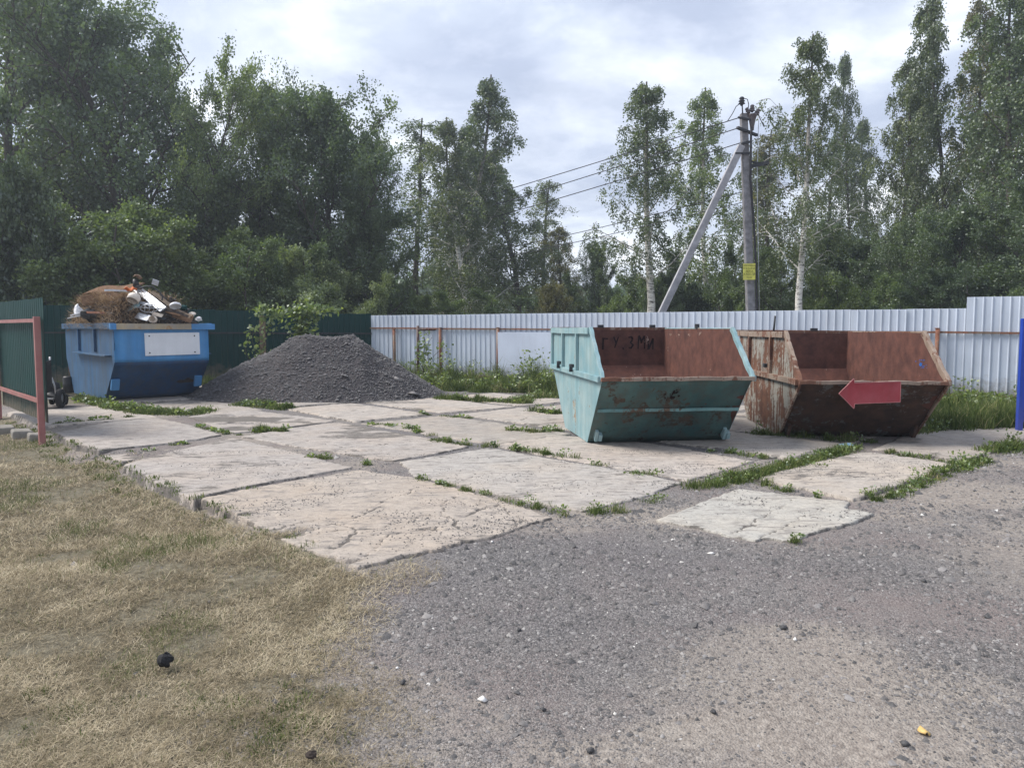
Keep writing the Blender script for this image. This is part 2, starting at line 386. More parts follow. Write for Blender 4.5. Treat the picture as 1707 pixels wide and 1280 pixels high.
M['leaf_warm'] = leaf_mat('yellowing_leaves', (0.050, 0.052, 0.018), (0.115, 0.115, 0.036), (0.23, 0.20, 0.07), 0.45)
M['leaf_pale'] = leaf_mat('pale_willow_leaves', (0.08, 0.11, 0.04), (0.20, 0.25, 0.11), (0.42, 0.46, 0.28))
M['silver'] = mat_sheet('galvanised_sheet', (0.55, 0.61, 0.70), 0.26, 0.42)
M['green_sheet'] = mat_sheet('dark_green_sheet', (0.004, 0.040, 0.038), 0.06, 0.6, 0.12)
M['white_sheet'] = mat_sheet('pale_flat_sheet', (0.60, 0.66, 0.78), 0.1, 0.4)
M['blue_sheet'] = mat_sheet('bright_blue_sheet', (0.008, 0.045, 0.36), 0.02, 0.4)
M['rust'] = rusty_paint('rusty_steel', (0.12, 0.07, 0.05), (0.18, 0.10, 0.07), (0.10, 0.038, 0.022), (0.24, 0.10, 0.055), 0.6)
M['rust_pipe'] = rusty_paint('rusty_pipe', (0.16, 0.10, 0.07), (0.24, 0.16, 0.11), (0.13, 0.05, 0.03), (0.28, 0.13, 0.08), 0.5)
M['dark_rust'] = rusty_paint('dark_rust_pipe', (0.05, 0.03, 0.03), (0.09, 0.045, 0.035), (0.06, 0.025, 0.018), (0.13, 0.05, 0.03), 0.5)
M['wood_post'] = flat('grey_brown_wood', (0.24, 0.18, 0.13), 0.9, 0.1, 0, 0.35, 14)
M['salmon'] = rusty_paint('faded_red_primer', (0.29, 0.105, 0.10), (0.36, 0.165, 0.15), (0.16, 0.07, 0.05), (0.30, 0.14, 0.10), 0.12, 0.35)
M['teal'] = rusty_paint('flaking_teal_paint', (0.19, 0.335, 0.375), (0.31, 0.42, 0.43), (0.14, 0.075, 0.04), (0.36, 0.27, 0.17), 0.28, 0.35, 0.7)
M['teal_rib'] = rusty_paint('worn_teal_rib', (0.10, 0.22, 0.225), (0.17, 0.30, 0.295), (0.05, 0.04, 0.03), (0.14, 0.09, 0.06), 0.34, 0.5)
M['teal_front'] = rusty_paint('grimy_shaded_teal_paint', (0.035, 0.090, 0.092), (0.075, 0.145, 0.140), (0.03, 0.026, 0.02), (0.10, 0.07, 0.05), 0.38, 0.8, 0.35)  # grime, plus the shade of the down-facing front painted into the teal
M['rust_in'] = rusty_paint('rusty_interior', (0.30, 0.20, 0.16), (0.42, 0.33, 0.27), (0.062, 0.025, 0.020), (0.135, 0.056, 0.040), 0.86, 0.2, 0.9)
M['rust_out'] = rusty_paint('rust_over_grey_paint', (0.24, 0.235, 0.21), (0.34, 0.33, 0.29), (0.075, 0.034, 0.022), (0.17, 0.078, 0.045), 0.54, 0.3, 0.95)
M['rust_front'] = rusty_paint('shaded_rusty_front', (0.085, 0.092, 0.094), (0.14, 0.135, 0.125), (0.034, 0.020, 0.015), (0.085, 0.045, 0.030), 0.60, 0.6, 0.5)  # darker than the sides: shade of the down-facing front is in the colour
M['rust_rim'] = rusty_paint('worn_rusty_rim', (0.23, 0.17, 0.13), (0.32, 0.25, 0.20), (0.09, 0.04, 0.028), (0.20, 0.10, 0.065), 0.50, 0.3)
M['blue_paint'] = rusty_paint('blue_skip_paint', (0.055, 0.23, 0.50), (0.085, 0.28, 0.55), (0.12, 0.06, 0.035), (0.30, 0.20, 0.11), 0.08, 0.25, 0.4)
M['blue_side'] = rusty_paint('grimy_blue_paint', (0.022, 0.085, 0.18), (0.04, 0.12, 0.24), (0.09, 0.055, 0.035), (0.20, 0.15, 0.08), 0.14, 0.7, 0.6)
M['blue_low'] = rusty_paint('scuffed_shaded_blue_paint', (0.012, 0.055, 0.145), (0.025, 0.08, 0.19), (0.05, 0.04, 0.035), (0.20, 0.22, 0.25), 0.12, 0.5, 0.9)  # scuffs over blue darkened to carry the shade of the down-facing plate
M['blue_rim'] = rusty_paint('blue_rim_paint', (0.06, 0.22, 0.48), (0.08, 0.26, 0.52), (0.22, 0.15, 0.08), (0.42, 0.33, 0.20), 0.22, 0.2, 0.0)
M['ochre_rim'] = rusty_paint('ochre_scraped_rim', (0.42, 0.34, 0.22), (0.30, 0.30, 0.30), (0.30, 0.17, 0.08), (0.45, 0.33, 0.2), 0.35, 0.2)
M['plaque'] = rusty_paint('white_plaque', (0.70, 0.72, 0.76), (0.76, 0.78, 0.82), (0.35, 0.22, 0.12), (0.5, 0.38, 0.25), 0.015, 0.08)
M['red_sign'] = rusty_paint('red_arrow_paint', (0.27, 0.018, 0.03), (0.36, 0.07, 0.085), (0.12, 0.05, 0.04), (0.3, 0.16, 0.13), 0.10, 0.2)
M['pink_edge'] = flat('worn_pink_edge', (0.42, 0.17, 0.17), 0.6)
M['pole'] = flat('grey_pole_concrete', (0.23, 0.225, 0.235), 0.9, 0.1, 0, 0.4, 7)
M['brace'] = flat('pale_brace_concrete', (0.33, 0.33, 0.35), 0.9, 0.1, 0, 0.25, 5)
M['black_steel'] = flat('blackened_steel', (0.035, 0.037, 0.042), 0.6)
M['glaze'] = flat('brown_glazed_porcelain', (0.09, 0.075, 0.078), 0.3, 0.5)
M['cable'] = flat('black_cable', (0.02, 0.02, 0.025), 0.6)
M['yellow'] = flat('yellow_sign', (0.62, 0.60, 0.12), 0.5)
M['ink'] = flat('dark_olive_ink', (0.075, 0.065, 0.01), 0.6)
M['soot'] = flat('dark_paint_letters', (0.022, 0.013, 0.013), 0.9, 0.05, 0, 0.5, 20)
M['blue_spray'] = flat('blue_spray_paint', (0.01, 0.10, 0.36), 0.7)
M['rubber'] = flat('black_rubber', (0.02, 0.02, 0.022), 0.8)
M['black_plastic'] = flat('black_plastic', (0.018, 0.018, 0.02), 0.45)
M['chrome'] = flat('grey_tube_metal', (0.42, 0.43, 0.45), 0.35, 0.5, 0.6)
M['white_plastic'] = flat('white_scrap', (0.68, 0.68, 0.70), 0.5)
M['cream'] = flat('cream_enamel', (0.66, 0.58, 0.50), 0.4)
M['pale_metal'] = flat('pale_metal', (0.50, 0.53, 0.58), 0.4, 0.5, 0.3)
M['cardboard'] = flat('brown_cardboard', (0.15, 0.09, 0.055), 0.9, 0.1, 0, 0.4, 12)
M['orange'] = flat('orange_scrap', (0.5, 0.13, 0.04), 0.6)
M['debris'] = flat('dark_debris', (0.055, 0.045, 0.04), 0.9, 0.1, 0, 0.6, 14)
M['reed'] = mat_blade('dry_reed', [(0.0, (0.12, 0.08, 0.045)), (0.5, (0.36, 0.26, 0.17)), (1.0, (0.60, 0.48, 0.34))], 0.1)
M['bag_blue'] = flat('pale_blue_plastic', (0.30, 0.48, 0.62), 0.35)
M['yellow_leaf'] = flat('yellow_leaf', (0.62, 0.42, 0.16), 0.6)

# ------------------------------------------------------------------ paving frame (s,t)
AX = np.array([0.68, -0.733]); BX = np.array([0.733, 0.68]); O0 = np.array([-2.95, 7.01])
def st2w(s, t): p = O0 + AX * s + BX * t; return (p[0], p[1])
def w2st(x, y): return (x - O0[0]) * AX[0] + (y - O0[1]) * AX[1], (x - O0[0]) * BX[0] + (y - O0[1]) * BX[1]

FA = np.array([-4.46, 23.82]); FB = np.array([11.9, 15.55])          # silver fence line
FD = (FB - FA) / np.linalg.norm(FB - FA); FN = np.array([FD[1], -FD[0]])  # FN points to the camera side
def fence_dist(x, y): return (x - FA[0]) * FN[0] + (y - FA[1]) * FN[1]

# ------------------------------------------------------------------ ground
def grass_mask(x, y):
    """1 = mown dry grass, 0 = gravel"""
    s, t = w2st(x, y)
    a = sstep(0.35, -0.45, t + (fbm(x * 1.3, y * 1.3, 5) - 0.5) * 1.2)            # left of the slab edge
    bx = -1.05 + (5.0 - y) * 0.10 + (fbm(x * 1.6 + 9, y * 1.6, 9) - 0.5) * 1.5
    b = sstep(0.45, -0.45, x - bx)
    return np.where(y < 5.4, b, a * sstep(2.9, 2.4, s) ) * 1.0
def ground_z(x, y):
    s, t = w2st(x, y)
    z = -0.010 - 0.02 * sstep(5.2, 3.8, y) + 0 * x
    left = sstep(0.35, -0.35, t) * sstep(1.9, 0.2, s)
    z = z - 0.125 * left
    k = 0.25 + 0.75 * np.maximum(left, sstep(5.4, 4.2, y)); z = z + (fbm(x * 0.5, y * 0.5, 21) - 0.5) * 0.06 * k + (fbm(x * 2.5, y * 2.5, 22) - 0.5) * 0.035 * k
    z = z + (fbm(x * 9, y * 9, 23) - 0.5) * 0.016 * (0.4 + 0.6 * k)
    return z - 0.01
def axis(a, b, lo, hi, step, far):
    core = np.arange(lo, hi + 1e-6, step); l = [lo]; st_ = step
    while l[-1] > a: st_ *= 1.09; l.append(l[-1] - st_)
    r = [core[-1]]; st_ = step
    while r[-1] < b: st_ *= 1.09; r.append(r[-1] + st_)
    return np.concatenate([np.array(l[1:])[::-1], core, np.array(r[1:])])
# trampled sandy spots: photo position, size across / along in metres, amount
SANDY = [(1300, 1045, .30, .16, .22), (1440, 1225, .42, .12, .30), (1230, 1125, .26, .12, .22), (1640, 1150, .45, .2, .25), (1120, 1210, .22, .09, .2), (1330, 1095, .3, .1, .15), (1600, 935, .9, .4, .25), (1560, 1290, .3, .1, .2),
         (1480, 1010, .3, .15, .15), (980, 1250, .2, .08, .15), (1150, 860, .5, .3, .25)]
def build_ground():
    xs = axis(-220, 220, -6.5, 7.0, 0.05, 0); ys = axis(-60, 300, 2.0, 10.0, 0.05, 0)
    X, Y = np.meshgrid(xs, ys, indexing='ij'); Z = ground_z(X, Y)
    V = np.stack([X, Y, Z], -1).reshape(-1, 3); nx, ny = X.shape
    i = np.arange(nx * ny).reshape(nx, ny)
    Fc = np.stack([i[:-1, :-1], i[1:, :-1], i[1:, 1:], i[:-1, 1:]], -1).reshape(-1, 4)
    x = X.ravel(); y = Y.ravel(); g = grass_mask(x, y)
    far = np.clip(sstep(2.6, 1.2, fence_dist(x, y)) + sstep(15, 18, y - 0.05 * x) * sstep(-6.5, -8.5, x), 0, 1)
    out = sstep(0.3, -0.5, fence_dist(x, y))
    g = np.clip(np.maximum(g, np.maximum(far, out)), 0, 1)
    sand = fbm(x * 0.75 + 3, y * 1.1, 31, 3) + 0.22 * np.exp(-(((x - 1.3) / 0.9) ** 2 + ((y - 6.15) / 0.6) ** 2)) + 0.12 * sstep(3.5, 6, x)
    for (bx_, by_, rx_, ry_, am_) in SANDY:
        c_ = G(bx_, by_, -.03); sand = sand + am_ * np.exp(-((x - c_[0]) / rx_) ** 2 - ((y - c_[1]) / ry_) ** 2)
    s, t = w2st(x, y)
    dark = 0.75 * np.exp(-((x - 0.2) / 1.2) ** 2 - ((y - 4.3) / 0.8) ** 2) + np.exp(-((x - 0.3) / 1.3) ** 2 - ((y - 5.3) / 0.5) ** 2) + 0.8 * np.exp(-((x - 2.6) / 1.0) ** 2 - ((y - 5.0) / 0.4) ** 2) + 0.9 * sstep(0.8, 1.2, s + 9) * sstep(2, 3, t) * (s < 2.5)
    dark = np.clip(dark * (0.55 + fbm(x * 2, y * 2, 41)), 0, 1)
    me = mesh_np('ground', V, Fc, dict(grass=g, sand=sand, dark=dark), True)
    tag(link('ground', me, M['ground']), kind='structure')
build_ground()

# ------------------------------------------------------------------ concrete slabs
paving = empty('yard_paving', kind='structure')
def seg_dist(px, py, a, b):
    ax, ay = a; bx, by = b; dx, dy = bx - ax, by - ay; L2 = dx * dx + dy * dy + 1e-9
    t = np.clip(((px - ax) * dx + (py - ay) * dy) / L2, 0, 1)
    return np.hypot(px - ax - t * dx, py - ay - t * dy)
def poly_sd(px, py, poly):
    d = np.full(px.shape, 1e9); inside = np.zeros(px.shape, bool); n = len(poly)
    for i in range(n):
        a = poly[i]; b = poly[(i + 1) % n]; d = np.minimum(d, seg_dist(px, py, a, b))
        cond = ((a[1] > py) != (b[1] > py)) & (px < (b[0] - a[0]) * (py - a[1]) / (b[1] - a[1] + 1e-12) + a[0]); inside ^= cond
    return np.where(inside, d, -d)
slab_n = [0]
def slab(poly, color=(0.40, 0.37, 0.345), res=0.022, top=0.0, cracks=(), chips=(), rag=0.035, tilt=(0, 0), rough=0.0035, seed=None, wear=0.0):
    slab_n[0] += 1; sd = seed or slab_n[0] * 17
    p = np.array(poly); c = p.mean(0); lo = p.min(0) - 0.1; hi = p.max(0) + 0.1
    xs = np.arange(lo[0], hi[0], res); ys = np.arange(lo[1], hi[1], res); X, Y = np.meshgrid(xs, ys, indexing='ij')
    d = poly_sd(X, Y, [tuple(q) for q in poly])
    d = d + (fbm(X * 3.5, Y * 3.5, sd) - 0.5) * rag * 1.7 + (fbm(X * 16, Y * 16, sd + 1) - 0.5) * rag * 1.6
    zt = top + tilt[0] * (X - c[0]) + tilt[1] * (Y - c[1]) + (fbm(X * 1.1, Y * 1.1, sd + 2) - 0.5) * 0.02 + (fbm(X * 11, Y * 11, sd + 3) - 0.5) * rough * 2
    zt = zt - 0.006 * sstep(0.03, 0.0, d) - 0.005 * sstep(0.62, 0.68, fbm(X * 7, Y * 7, sd + 30))
    dirt = sstep(0.05, -0.01, d) * 0.75 + wear * sstep(0.5, 0.7, fbm(X * 0.9 + 5, Y * 1.6, sd + 4))
    dirt = np.maximum(dirt, (sstep(0.30, 0.0, d) * 0.6) * fbm(X * 3, Y * 3, sd + 8))
    wx = X + (fbm(X * 5, Y * 5, sd + 5) - 0.5) * 0.16 + (fbm(X * 19, Y * 19, sd + 15) - 0.5) * 0.06; wy = Y + (fbm(X * 5 + 40, Y * 5, sd + 6) - 0.5) * 0.16 + (fbm(X * 19, Y * 19 + 9, sd + 16) - 0.5) * 0.06
    for line, w in cracks:
        for a, b in zip(line[:-1], line[1:]):
            q = seg_dist(wx, wy, a, b); ww = 0.72 * w * np.clip(2.6 * fbm(X * 3, Y * 3, sd + 7) - 0.6, 0.45, 1.2)
            k = sstep(ww * 0.8 + 0.004, ww * 0.4, q); zt = zt - 0.011 * k; dirt = np.maximum(dirt, k * 0.95)
    for (cx_, cy_, rx, ry) in chips:
        q = np.hypot((wx - cx_) / rx, (wy - cy_) / ry) + (fbm(X * 7, Y * 7, sd + 9) - 0.5) * 0.9
        k = sstep(1.0, 0.8, q); zt = zt - 0.038 * k; dirt = np.maximum(dirt, 0.72 * k)
    e = sstep(-0.012, 0.012, d); Z = -0.17 * (1 - e) + zt * e
    keep = d > -0.05
    nx, ny = X.shape; idx = np.arange(nx * ny).reshape(nx, ny)
    Fc = np.stack([idx[:-1, :-1], idx[1:, :-1], idx[1:, 1:], idx[:-1, 1:]], -1).reshape(-1, 4)
    kf = keep.ravel()[Fc].any(1); Fc = Fc[kf]; used = np.unique(Fc); mp = np.zeros(nx * ny, int); mp[used] = np.arange(len(used))
    V = np.stack([X, Y, Z], -1).reshape(-1, 3)[used]; V[:, 0] -= c[0]; V[:, 1] -= c[1]
    me = mesh_np('concrete_slab', V, mp[Fc], dict(dirt=dirt.ravel()[used]), True)
    o = link('concrete_slab', me, M['concrete'], paving, (c[0], c[1], 0)); o.color = tuple(color) + (1,)
    return o
def PX(*pts): return [G(*p) for p in pts]
def CK(w, *pts): return (PX(*pts), w)
TAN = (0.40, 0.355, 0.315); PINK = (0.385, 0.355, 0.335); PALE = (0.42, 0.41, 0.385)
# front cracked slab
ca = [CK(0.02, (388, 855), (440, 850), (487, 848)), CK(0.03, (444, 883), (520, 866), (592, 863), (640, 843)), CK(0.03, (480, 876), (559, 873), (592, 884), (638, 880)),
      CK(0.025, (556, 912), (592, 886)), CK(0.016, (744, 874), (741, 844), (757, 828)), CK(0.022, (711, 884), (738, 877)), CK(0.02, (777, 890), (754, 864), (744, 858)),
      CK(0.035, (775, 856), (800, 850), (838, 840)), CK(0.012, (600, 857), (649, 831), (698, 815)), CK(0.012, (430, 815), (520, 815), (600, 800)),
      CK(0.012, (640, 880), (700, 860), (744, 858)), CK(0.011, (600, 930), (660, 890), (711, 884)), CK(0.02, (838, 845), (865, 868))]
ga = lambda x, y, rx, ry: (*G(x, y), rx, ry)
slab(PX((335, 830), (395, 858), (450, 888), (505, 915), (545, 925), (600, 943), (690, 925), (760, 905), (835, 890), (925, 862), (870, 843), (800, 822), (700, 796), (600, 782), (480, 802)),
     TAN, 0.0125, 0.0, ca, [ga(472, 888, 0.20, 0.10), ga(500, 880, 0.12, 0.05), ga(720, 882, 0.09, 0.03), ga(575, 934, 0.14, 0.05), ga(395, 856, .16, .04), ga(520, 900, .10, .03), ga(505, 882, .13, .045), ga(560, 884, .07, .03), ga(860, 868, .10, .02)], 0.05, wear=0.25)
slab(PX((205, 774), (290, 750), (388, 729), (480, 750), (592, 778), (500, 795), (405, 812), (333, 826), (326, 834), (277, 814), (240, 795)),
     PINK, 0.02, 0.0, [CK(0.02, (470, 792), (520, 780)), CK(0.014, (300, 775), (400, 770), (470, 775)), CK(0.014, (380, 790), (450, 785))], [ga(285, 816, 0.10, 0.09), ga(330, 836, .08, .06)], 0.035, wear=0.55)
slab(PX((87, 722), (170, 706), (264, 697), (320, 710), (372, 725), (280, 739), (165, 750), (120, 738)), PINK, 0.024, 0.01, [], [], 0.04, tilt=(0.0, 0.006), wear=0.35)
slab(PX((170, 757), (270, 746), (330, 738), (288, 748), (200, 769)), PINK, 0.024, -0.02, [], [], 0.03, wear=0.7)
slab(PX((402, 727), (480, 713), (565, 703), (680, 724), (785, 743), (720, 757), (652, 768), (520, 748)), PINK, 0.024, 0.0,
     [CK(0.03, (450, 722), (600, 750), (660, 757)), CK(0.025, (500, 712), (640, 742)), CK(0.02, (560, 745), (620, 742), (700, 735))], [ga(600, 750, .35, .05)], 0.04, wear=0.7)
slab(PX((312, 694), (415, 682), (560, 701), (480, 712), (385, 722)), PINK, 0.026, 0.0, [CK(0.04, (340, 700), (470, 705))], [ga(390, 705, .4, .12), ga(400, 692, .3, .08)], 0.05, wear=0.9)
slab(PX((664, 770), (740, 757), (813, 746), (920, 763), (1040, 783), (1138, 803), (1090, 822), (1030, 838), (972, 853), (900, 838), (780, 812), (690, 793)), (0.40, 0.378, 0.358), 0.02, 0.0,
     [CK(0.02, (771, 800), (800, 795), (830, 798)), CK(0.015, (860, 815), (960, 800), (1040, 790)), CK(0.016, (788, 796), (805, 786))], [ga(880, 823, .12, .03)], 0.04, wear=0.4)
slab(PX((820, 742), (850, 727), (885, 722), (1050, 732), (1150, 748), (1258, 768), (1200, 786), (1145, 800), (1050, 783), (930, 762)), (0.43, 0.39, 0.36), 0.024, -0.005, [], [], 0.04, wear=0.25)
slab(PX((1258, 798), (1340, 774), (1439, 753), (1520, 763), (1602, 777), (1520, 804), (1424, 834), (1340, 815)), (0.42, 0.385, 0.35), 0.022, 0.01, [CK(0.02, (1340, 800), (1470, 795), (1540, 792))], [], 0.04, wear=0.55)
slab(PX((1087, 866), (1150, 843), (1230, 813), (1330, 826), (1418, 836), (1412, 846), (1462, 855), (1420, 874), (1360, 886), (1325, 903), (1275, 896), (1261, 901), (1212, 892), (1160, 878)), PALE, 0.0125, 0.0,
     [CK(0.016, (1212, 893), (1240, 876), (1265, 861), (1300, 846), (1330, 834)), CK(0.02, (1268, 899), (1310, 876), (1348, 857), (1392, 845)), CK(0.015, (1378, 852), (1416, 863)), CK(0.012, (1350, 862), (1385, 866))], [], 0.028, wear=0.15)
slab(PX((1180, 742), (1240, 727), (1350, 722), (1395, 744), (1372, 754), (1287, 763)), (0.34, 0.32, 0.30), 0.03, -0.005, [], [], 0.04, wear=0.4)
slab(PX((1455, 748), (1530, 712), (1610, 708), (1720, 720), (1700, 738), (1610, 768), (1520, 757)), (0.36, 0.33, 0.305), 0.03, 0.0, [], [], 0.04, wear=0.6)
# the rest of the grid, further back
rq = random.Random(5)
done = set()
for ri, (t0, t1) in enumerate([(0.0, 1.9), (2.1, 3.95), (4.15, 5.9), (6.1, 7.85), (8.05, 9.8), (10.0, 11.8), (12.0, 13.8)]):
    for ci, (s0, s1) in enumerate([(-16.4, -13.5), (-13.3, -10.3), (-10.1, -7.15), (-6.95, -4.1), (-3.85, -0.55), (-0.4, 2.75), (3.1, 4.3)]):
        if ri < 2 and ci >= 3: continue
        if ri == 2 and ci in (5, 6): continue
        if ri in (3, 4) and ci == 6: continue
        cx_, cy_ = st2w((s0 + s1) / 2, (t0 + t1) / 2)
        if fence_dist(cx_, cy_) < 3.3 or cx_ < -13 or cy_ > 21.5: continue
        if ri == 0 and ci < 2: continue
        j = lambda: rq.uniform(-0.07, 0.07)
        poly = [st2w(s0 + j(), t0 + j()), st2w(s1 + j(), t0 + j()), st2w(s1 + j(), t1 + j()), st2w(s0 + j(), t1 + j())]
        k = rq.uniform(0.85, 1.08)
        slab(poly, (0.42 * k, 0.385 * k, 0.355 * k), 0.05, rq.uniform(-0.015, 0.01), [([st2w(s0 + rq.random() * 3, t0), st2w(s0 + rq.random() * 3, t1)], 0.05)] if rq.random() < .5 else [], [], 0.05, wear=rq.uniform(0.3, 0.75))

# ------------------------------------------------------------------ scattered stones, straw, blades
OCT = np.array([[1, 0, 0], [-1, 0, 0], [0, 1, 0], [0, -1, 0], [0, 0, 1], [0, 0, -1]], float)
OF = np.array([[0, 2, 4], [2, 1, 4], [1, 3, 4], [3, 0, 4], [2, 0, 5], [1, 2, 5], [3, 1, 5], [0, 3, 5]])
def stones_mesh(name, P, size, var, flatness=0.6, top=False):
    n = len(P); th = R.uniform(0, 6.283, n)
    base = OCT[None] * (1 + R.uniform(-0.35, 0.35, (n, 6, 1))) + R.uniform(-0.22, 0.22, (n, 6, 3))
    base = base * size[:, None, None] * np.stack([R.uniform(0.7, 1.25, n), R.uniform(0.7, 1.1, n), R.uniform(flatness * .7, flatness * 1.2, n)], -1)[:, None, :]
    c, s = np.cos(th)[:, None], np.sin(th)[:, None]; tl = R.uniform(-0.5, 0.5, (n, 1))
    x = base[..., 0] * c - base[..., 1] * s; y = base[..., 0] * s + base[..., 1] * c; z = base[..., 2] + x * tl * 0.6
    V = np.stack([x, y, z], -1) + P[:, None, :]
    Fc = ((OF[:4] if top else OF)[None] + (np.arange(n) * 6)[:, None, None]).reshape(-1, 3)
    return mesh_np(name, V.reshape(-1, 3), Fc, dict(var=np.repeat(var, 6)))
def slab_poly_list():
    return None
def leaf_mesh(name, P, D, size, var):
    n = len(P); P = np.array(P); D = np.array(D)
    rnd = R.normal(0, 1, (n, 3)); a = D + rnd * 0.75; a /= np.linalg.norm(a, axis=1)[:, None]
    b = np.cross(a, R.normal(0, 1, (n, 3))); b /= np.linalg.norm(b, axis=1)[:, None] + 1e-9
    s = (size * R.uniform(0.6, 1.25, n))[:, None]
    V = np.stack([P, P + a * s * 0.5 + b * s * 0.36, P + a * s, P + a * s * 0.5 - b * s * 0.36], 1).reshape(-1, 3)
    Fc = (np.arange(n) * 4)[:, None] + np.arange(4)[None]
    return mesh_np(name, V, Fc, dict(var=np.repeat(var, 4)))
def blades_mesh(name, P, h, w, lean, var, az=None, bend=0.5):
    """tapered bent blades, 5 verts / 3 tris each"""
    n = len(P); az = R.uniform(0, 6.283, n) if az is None else az
    d = np.stack([np.cos(az), np.sin(az), np.zeros(n)], -1); sdv = np.stack([-np.sin(az), np.cos(az), np.zeros(n)], -1)
    up = np.array([0, 0, 1.0]); l1 = lean; l2 = lean + bend
    m = P + (d * np.sin(l1)[:, None] + up * np.cos(l1)[:, None]) * (h * 0.55)[:, None]
    t = m + (d * np.sin(l2)[:, None] + up * np.cos(l2)[:, None]) * (h * 0.5)[:, None]
    V = np.stack([P - sdv * (w / 2)[:, None], P + sdv * (w / 2)[:, None], m + sdv * (w * 0.4)[:, None], m - sdv * (w * 0.4)[:, None], t], 1)
    i = (np.arange(n) * 5)[:, None]
    F3 = np.concatenate([i + np.array([[0, 1, 2]]), i + np.array([[0, 2, 3]]), i + np.array([[3, 2, 4]])], 0)
    return mesh_np(name, V.reshape(-1, 3), F3, dict(var=np.repeat(var, 5)))
def sample_view(n, y0, y1, x0, x1, power=1.0):
    """more samples close to the viewer (density ~ 1/dist^power)"""
    u = R.random(n)
    if power == 1: y = y0 * (y1 / y0) ** u
    else: y = (y0 ** (1 - power) + u * (y1 ** (1 - power) - y0 ** (1 - power))) ** (1 / (1 - power))
    x = x0 + R.random(n) * (x1 - x0)
    return x, y
SLABS = [o for o in paving.children]
from mathutils.bvhtree import BVHTree
def top_z_builder():
    """height of the slab tops (or ground) as a raster"""
    x0, x1, y0, y1, r = -13.0, 11.0, 1.5, 23.5, 0.03
    nx = int((x1 - x0) / r); ny = int((y1 - y0) / r); H = np.full((nx, ny), -9.0)
    for o in SLABS:
        me = o.data; v = np.empty(len(me.vertices) * 3, np.float32); me.vertices.foreach_get('co', v); v = v.reshape(-1, 3)
        ix = ((v[:, 0] + o.location.x - x0) / r).astype(int); iy = ((v[:, 1] + o.location.y - y0) / r).astype(int)
        ok = (ix > 1) & (iy > 1) & (ix < nx - 2) & (iy < ny - 2); z = v[:, 2]
        for dx in (-1, 0, 1):
            for dy in (-1, 0, 1): np.maximum.at(H, (ix[ok] + dx, iy[ok] + dy), z[ok])
    def f(x, y):
        ix = np.clip(((x - x0) / r).astype(int), 0, nx - 1); iy = np.clip(((y - y0) / r).astype(int), 0, ny - 1)
        g = ground_z(x, y); h = H[ix, iy]
        return np.maximum(g, h), h > g
    return f
top_z = top_z_builder()

def scatter_gravel():
    n = 360000
    x, y = sample_view(n, 2.2, 11.0, -7, 8, 1.0)
    x = (R.random(n) * 1.6 - 0.75) * y + 0.0
    z, on = top_z(x, y); gm = grass_mask(x, y); s, t = w2st(x, y)
    clump = fbm(x * 1.4, y * 1.4, 77, 3); sand = fbm(x * 0.75 + 3, y * 1.1, 31, 3)
    keep = (R.random(n) < np.clip((1.02 - gm) * (0.35 + 2.2 * (clump - 0.35)) * np.clip(1.75 - sand * 1.7, 0.4, 1), 0, 1))
    for (bx_, by_, rx_, ry_, am_) in SANDY:
        c_ = G(bx_, by_, -.03); keep &= R.random(n) > am_ * 1.3 * np.exp(-((x - c_[0]) / rx_) ** 2 - ((y - c_[1]) / ry_) ** 2)
    keep &= ~(on & (R.random(n) > 0.30 * sstep(0.45, 0.65, fbm(x * 1.8, y * 2.5, 79)))); keep &= (y < 10) & (fence_dist(x, y) > 2)
    x, y, z, on = x[keep], y[keep], z[keep], on[keep]; n = len(x)
    size = np.clip(R.lognormal(math.log(0.0042), 0.62, n), 0.002, 0.032) * np.clip(y / 4.2, 0.8, 1.5)
    var = np.clip(R.beta(1.3, 2.1, n) + (R.random(n) < 0.006) * 0.5, 0, 1); var = np.where(on, var * 0.6, var); size = np.where(on, np.minimum(size, 0.009), size)
    me = stones_mesh('gravel', np.stack([x, y, z - size * 0.02], -1), size, var, 0.75, True)
    tag(link('gravel', me, M['gravel']), kind='stuff')
scatter_gravel()

def scatter_straw():
    n = 470000
    x, y = sample_view(n, 2.3, 14.0, 0, 1, 1.0); x = (R.random(n) * 1.35 - 1.0) * y * 0.78
    gm = grass_mask(x, y); z, on = top_z(x, y); s, t = w2st(x, y)
    cl = fbm(x * 2.4, y * 2.4, 55, 4)
    keep = (R.random(n) < np.clip(gm * 0.8 + 0.10 * (gm > 0.03), 0, 1) * (0.22 + 1.2 * sstep(0.25, 0.52, cl))) & ~on
    x, y, z, cl = x[keep], y[keep], z[keep], cl[keep]; n = len(x)
    grn = fbm(x * 1.1 + 30, y * 1.1, 61, 4); edge = np.exp(-((t[keep] + 0.1) / 0.35) ** 2) * 0.0
    isg = R.random(n) < np.clip((grn - 0.56) * 3.0, 0.02, 0.4)
    var = np.where(isg, R.uniform(0.76, 1.0, n), np.clip(R.normal(0.42, 0.16, n) + (cl - 0.5) * 0.5 + (fbm(x * 6, y * 6, 58) - 0.5) * 0.5, 0, 0.71))
    h = R.uniform(0.018, 0.06, n) * np.clip(y / 4.0, 0.8, 1.5); lean = np.where(isg, R.uniform(0.3, 1.3, n), R.uniform(1.0, 1.62, n))
    w = R.uniform(0.0012, 0.0026, n) * np.clip(y / 3.2, 0.9, 2.5)
    me = blades_mesh('mown_grass', np.stack([x, y, z + R.uniform(0.0, 0.02, n)], -1), h, w, lean, var, bend=R.uniform(-0.4, 0.3, n))
    tag(link('mown_grass', me, M['straw']), kind='stuff')
scatter_straw()

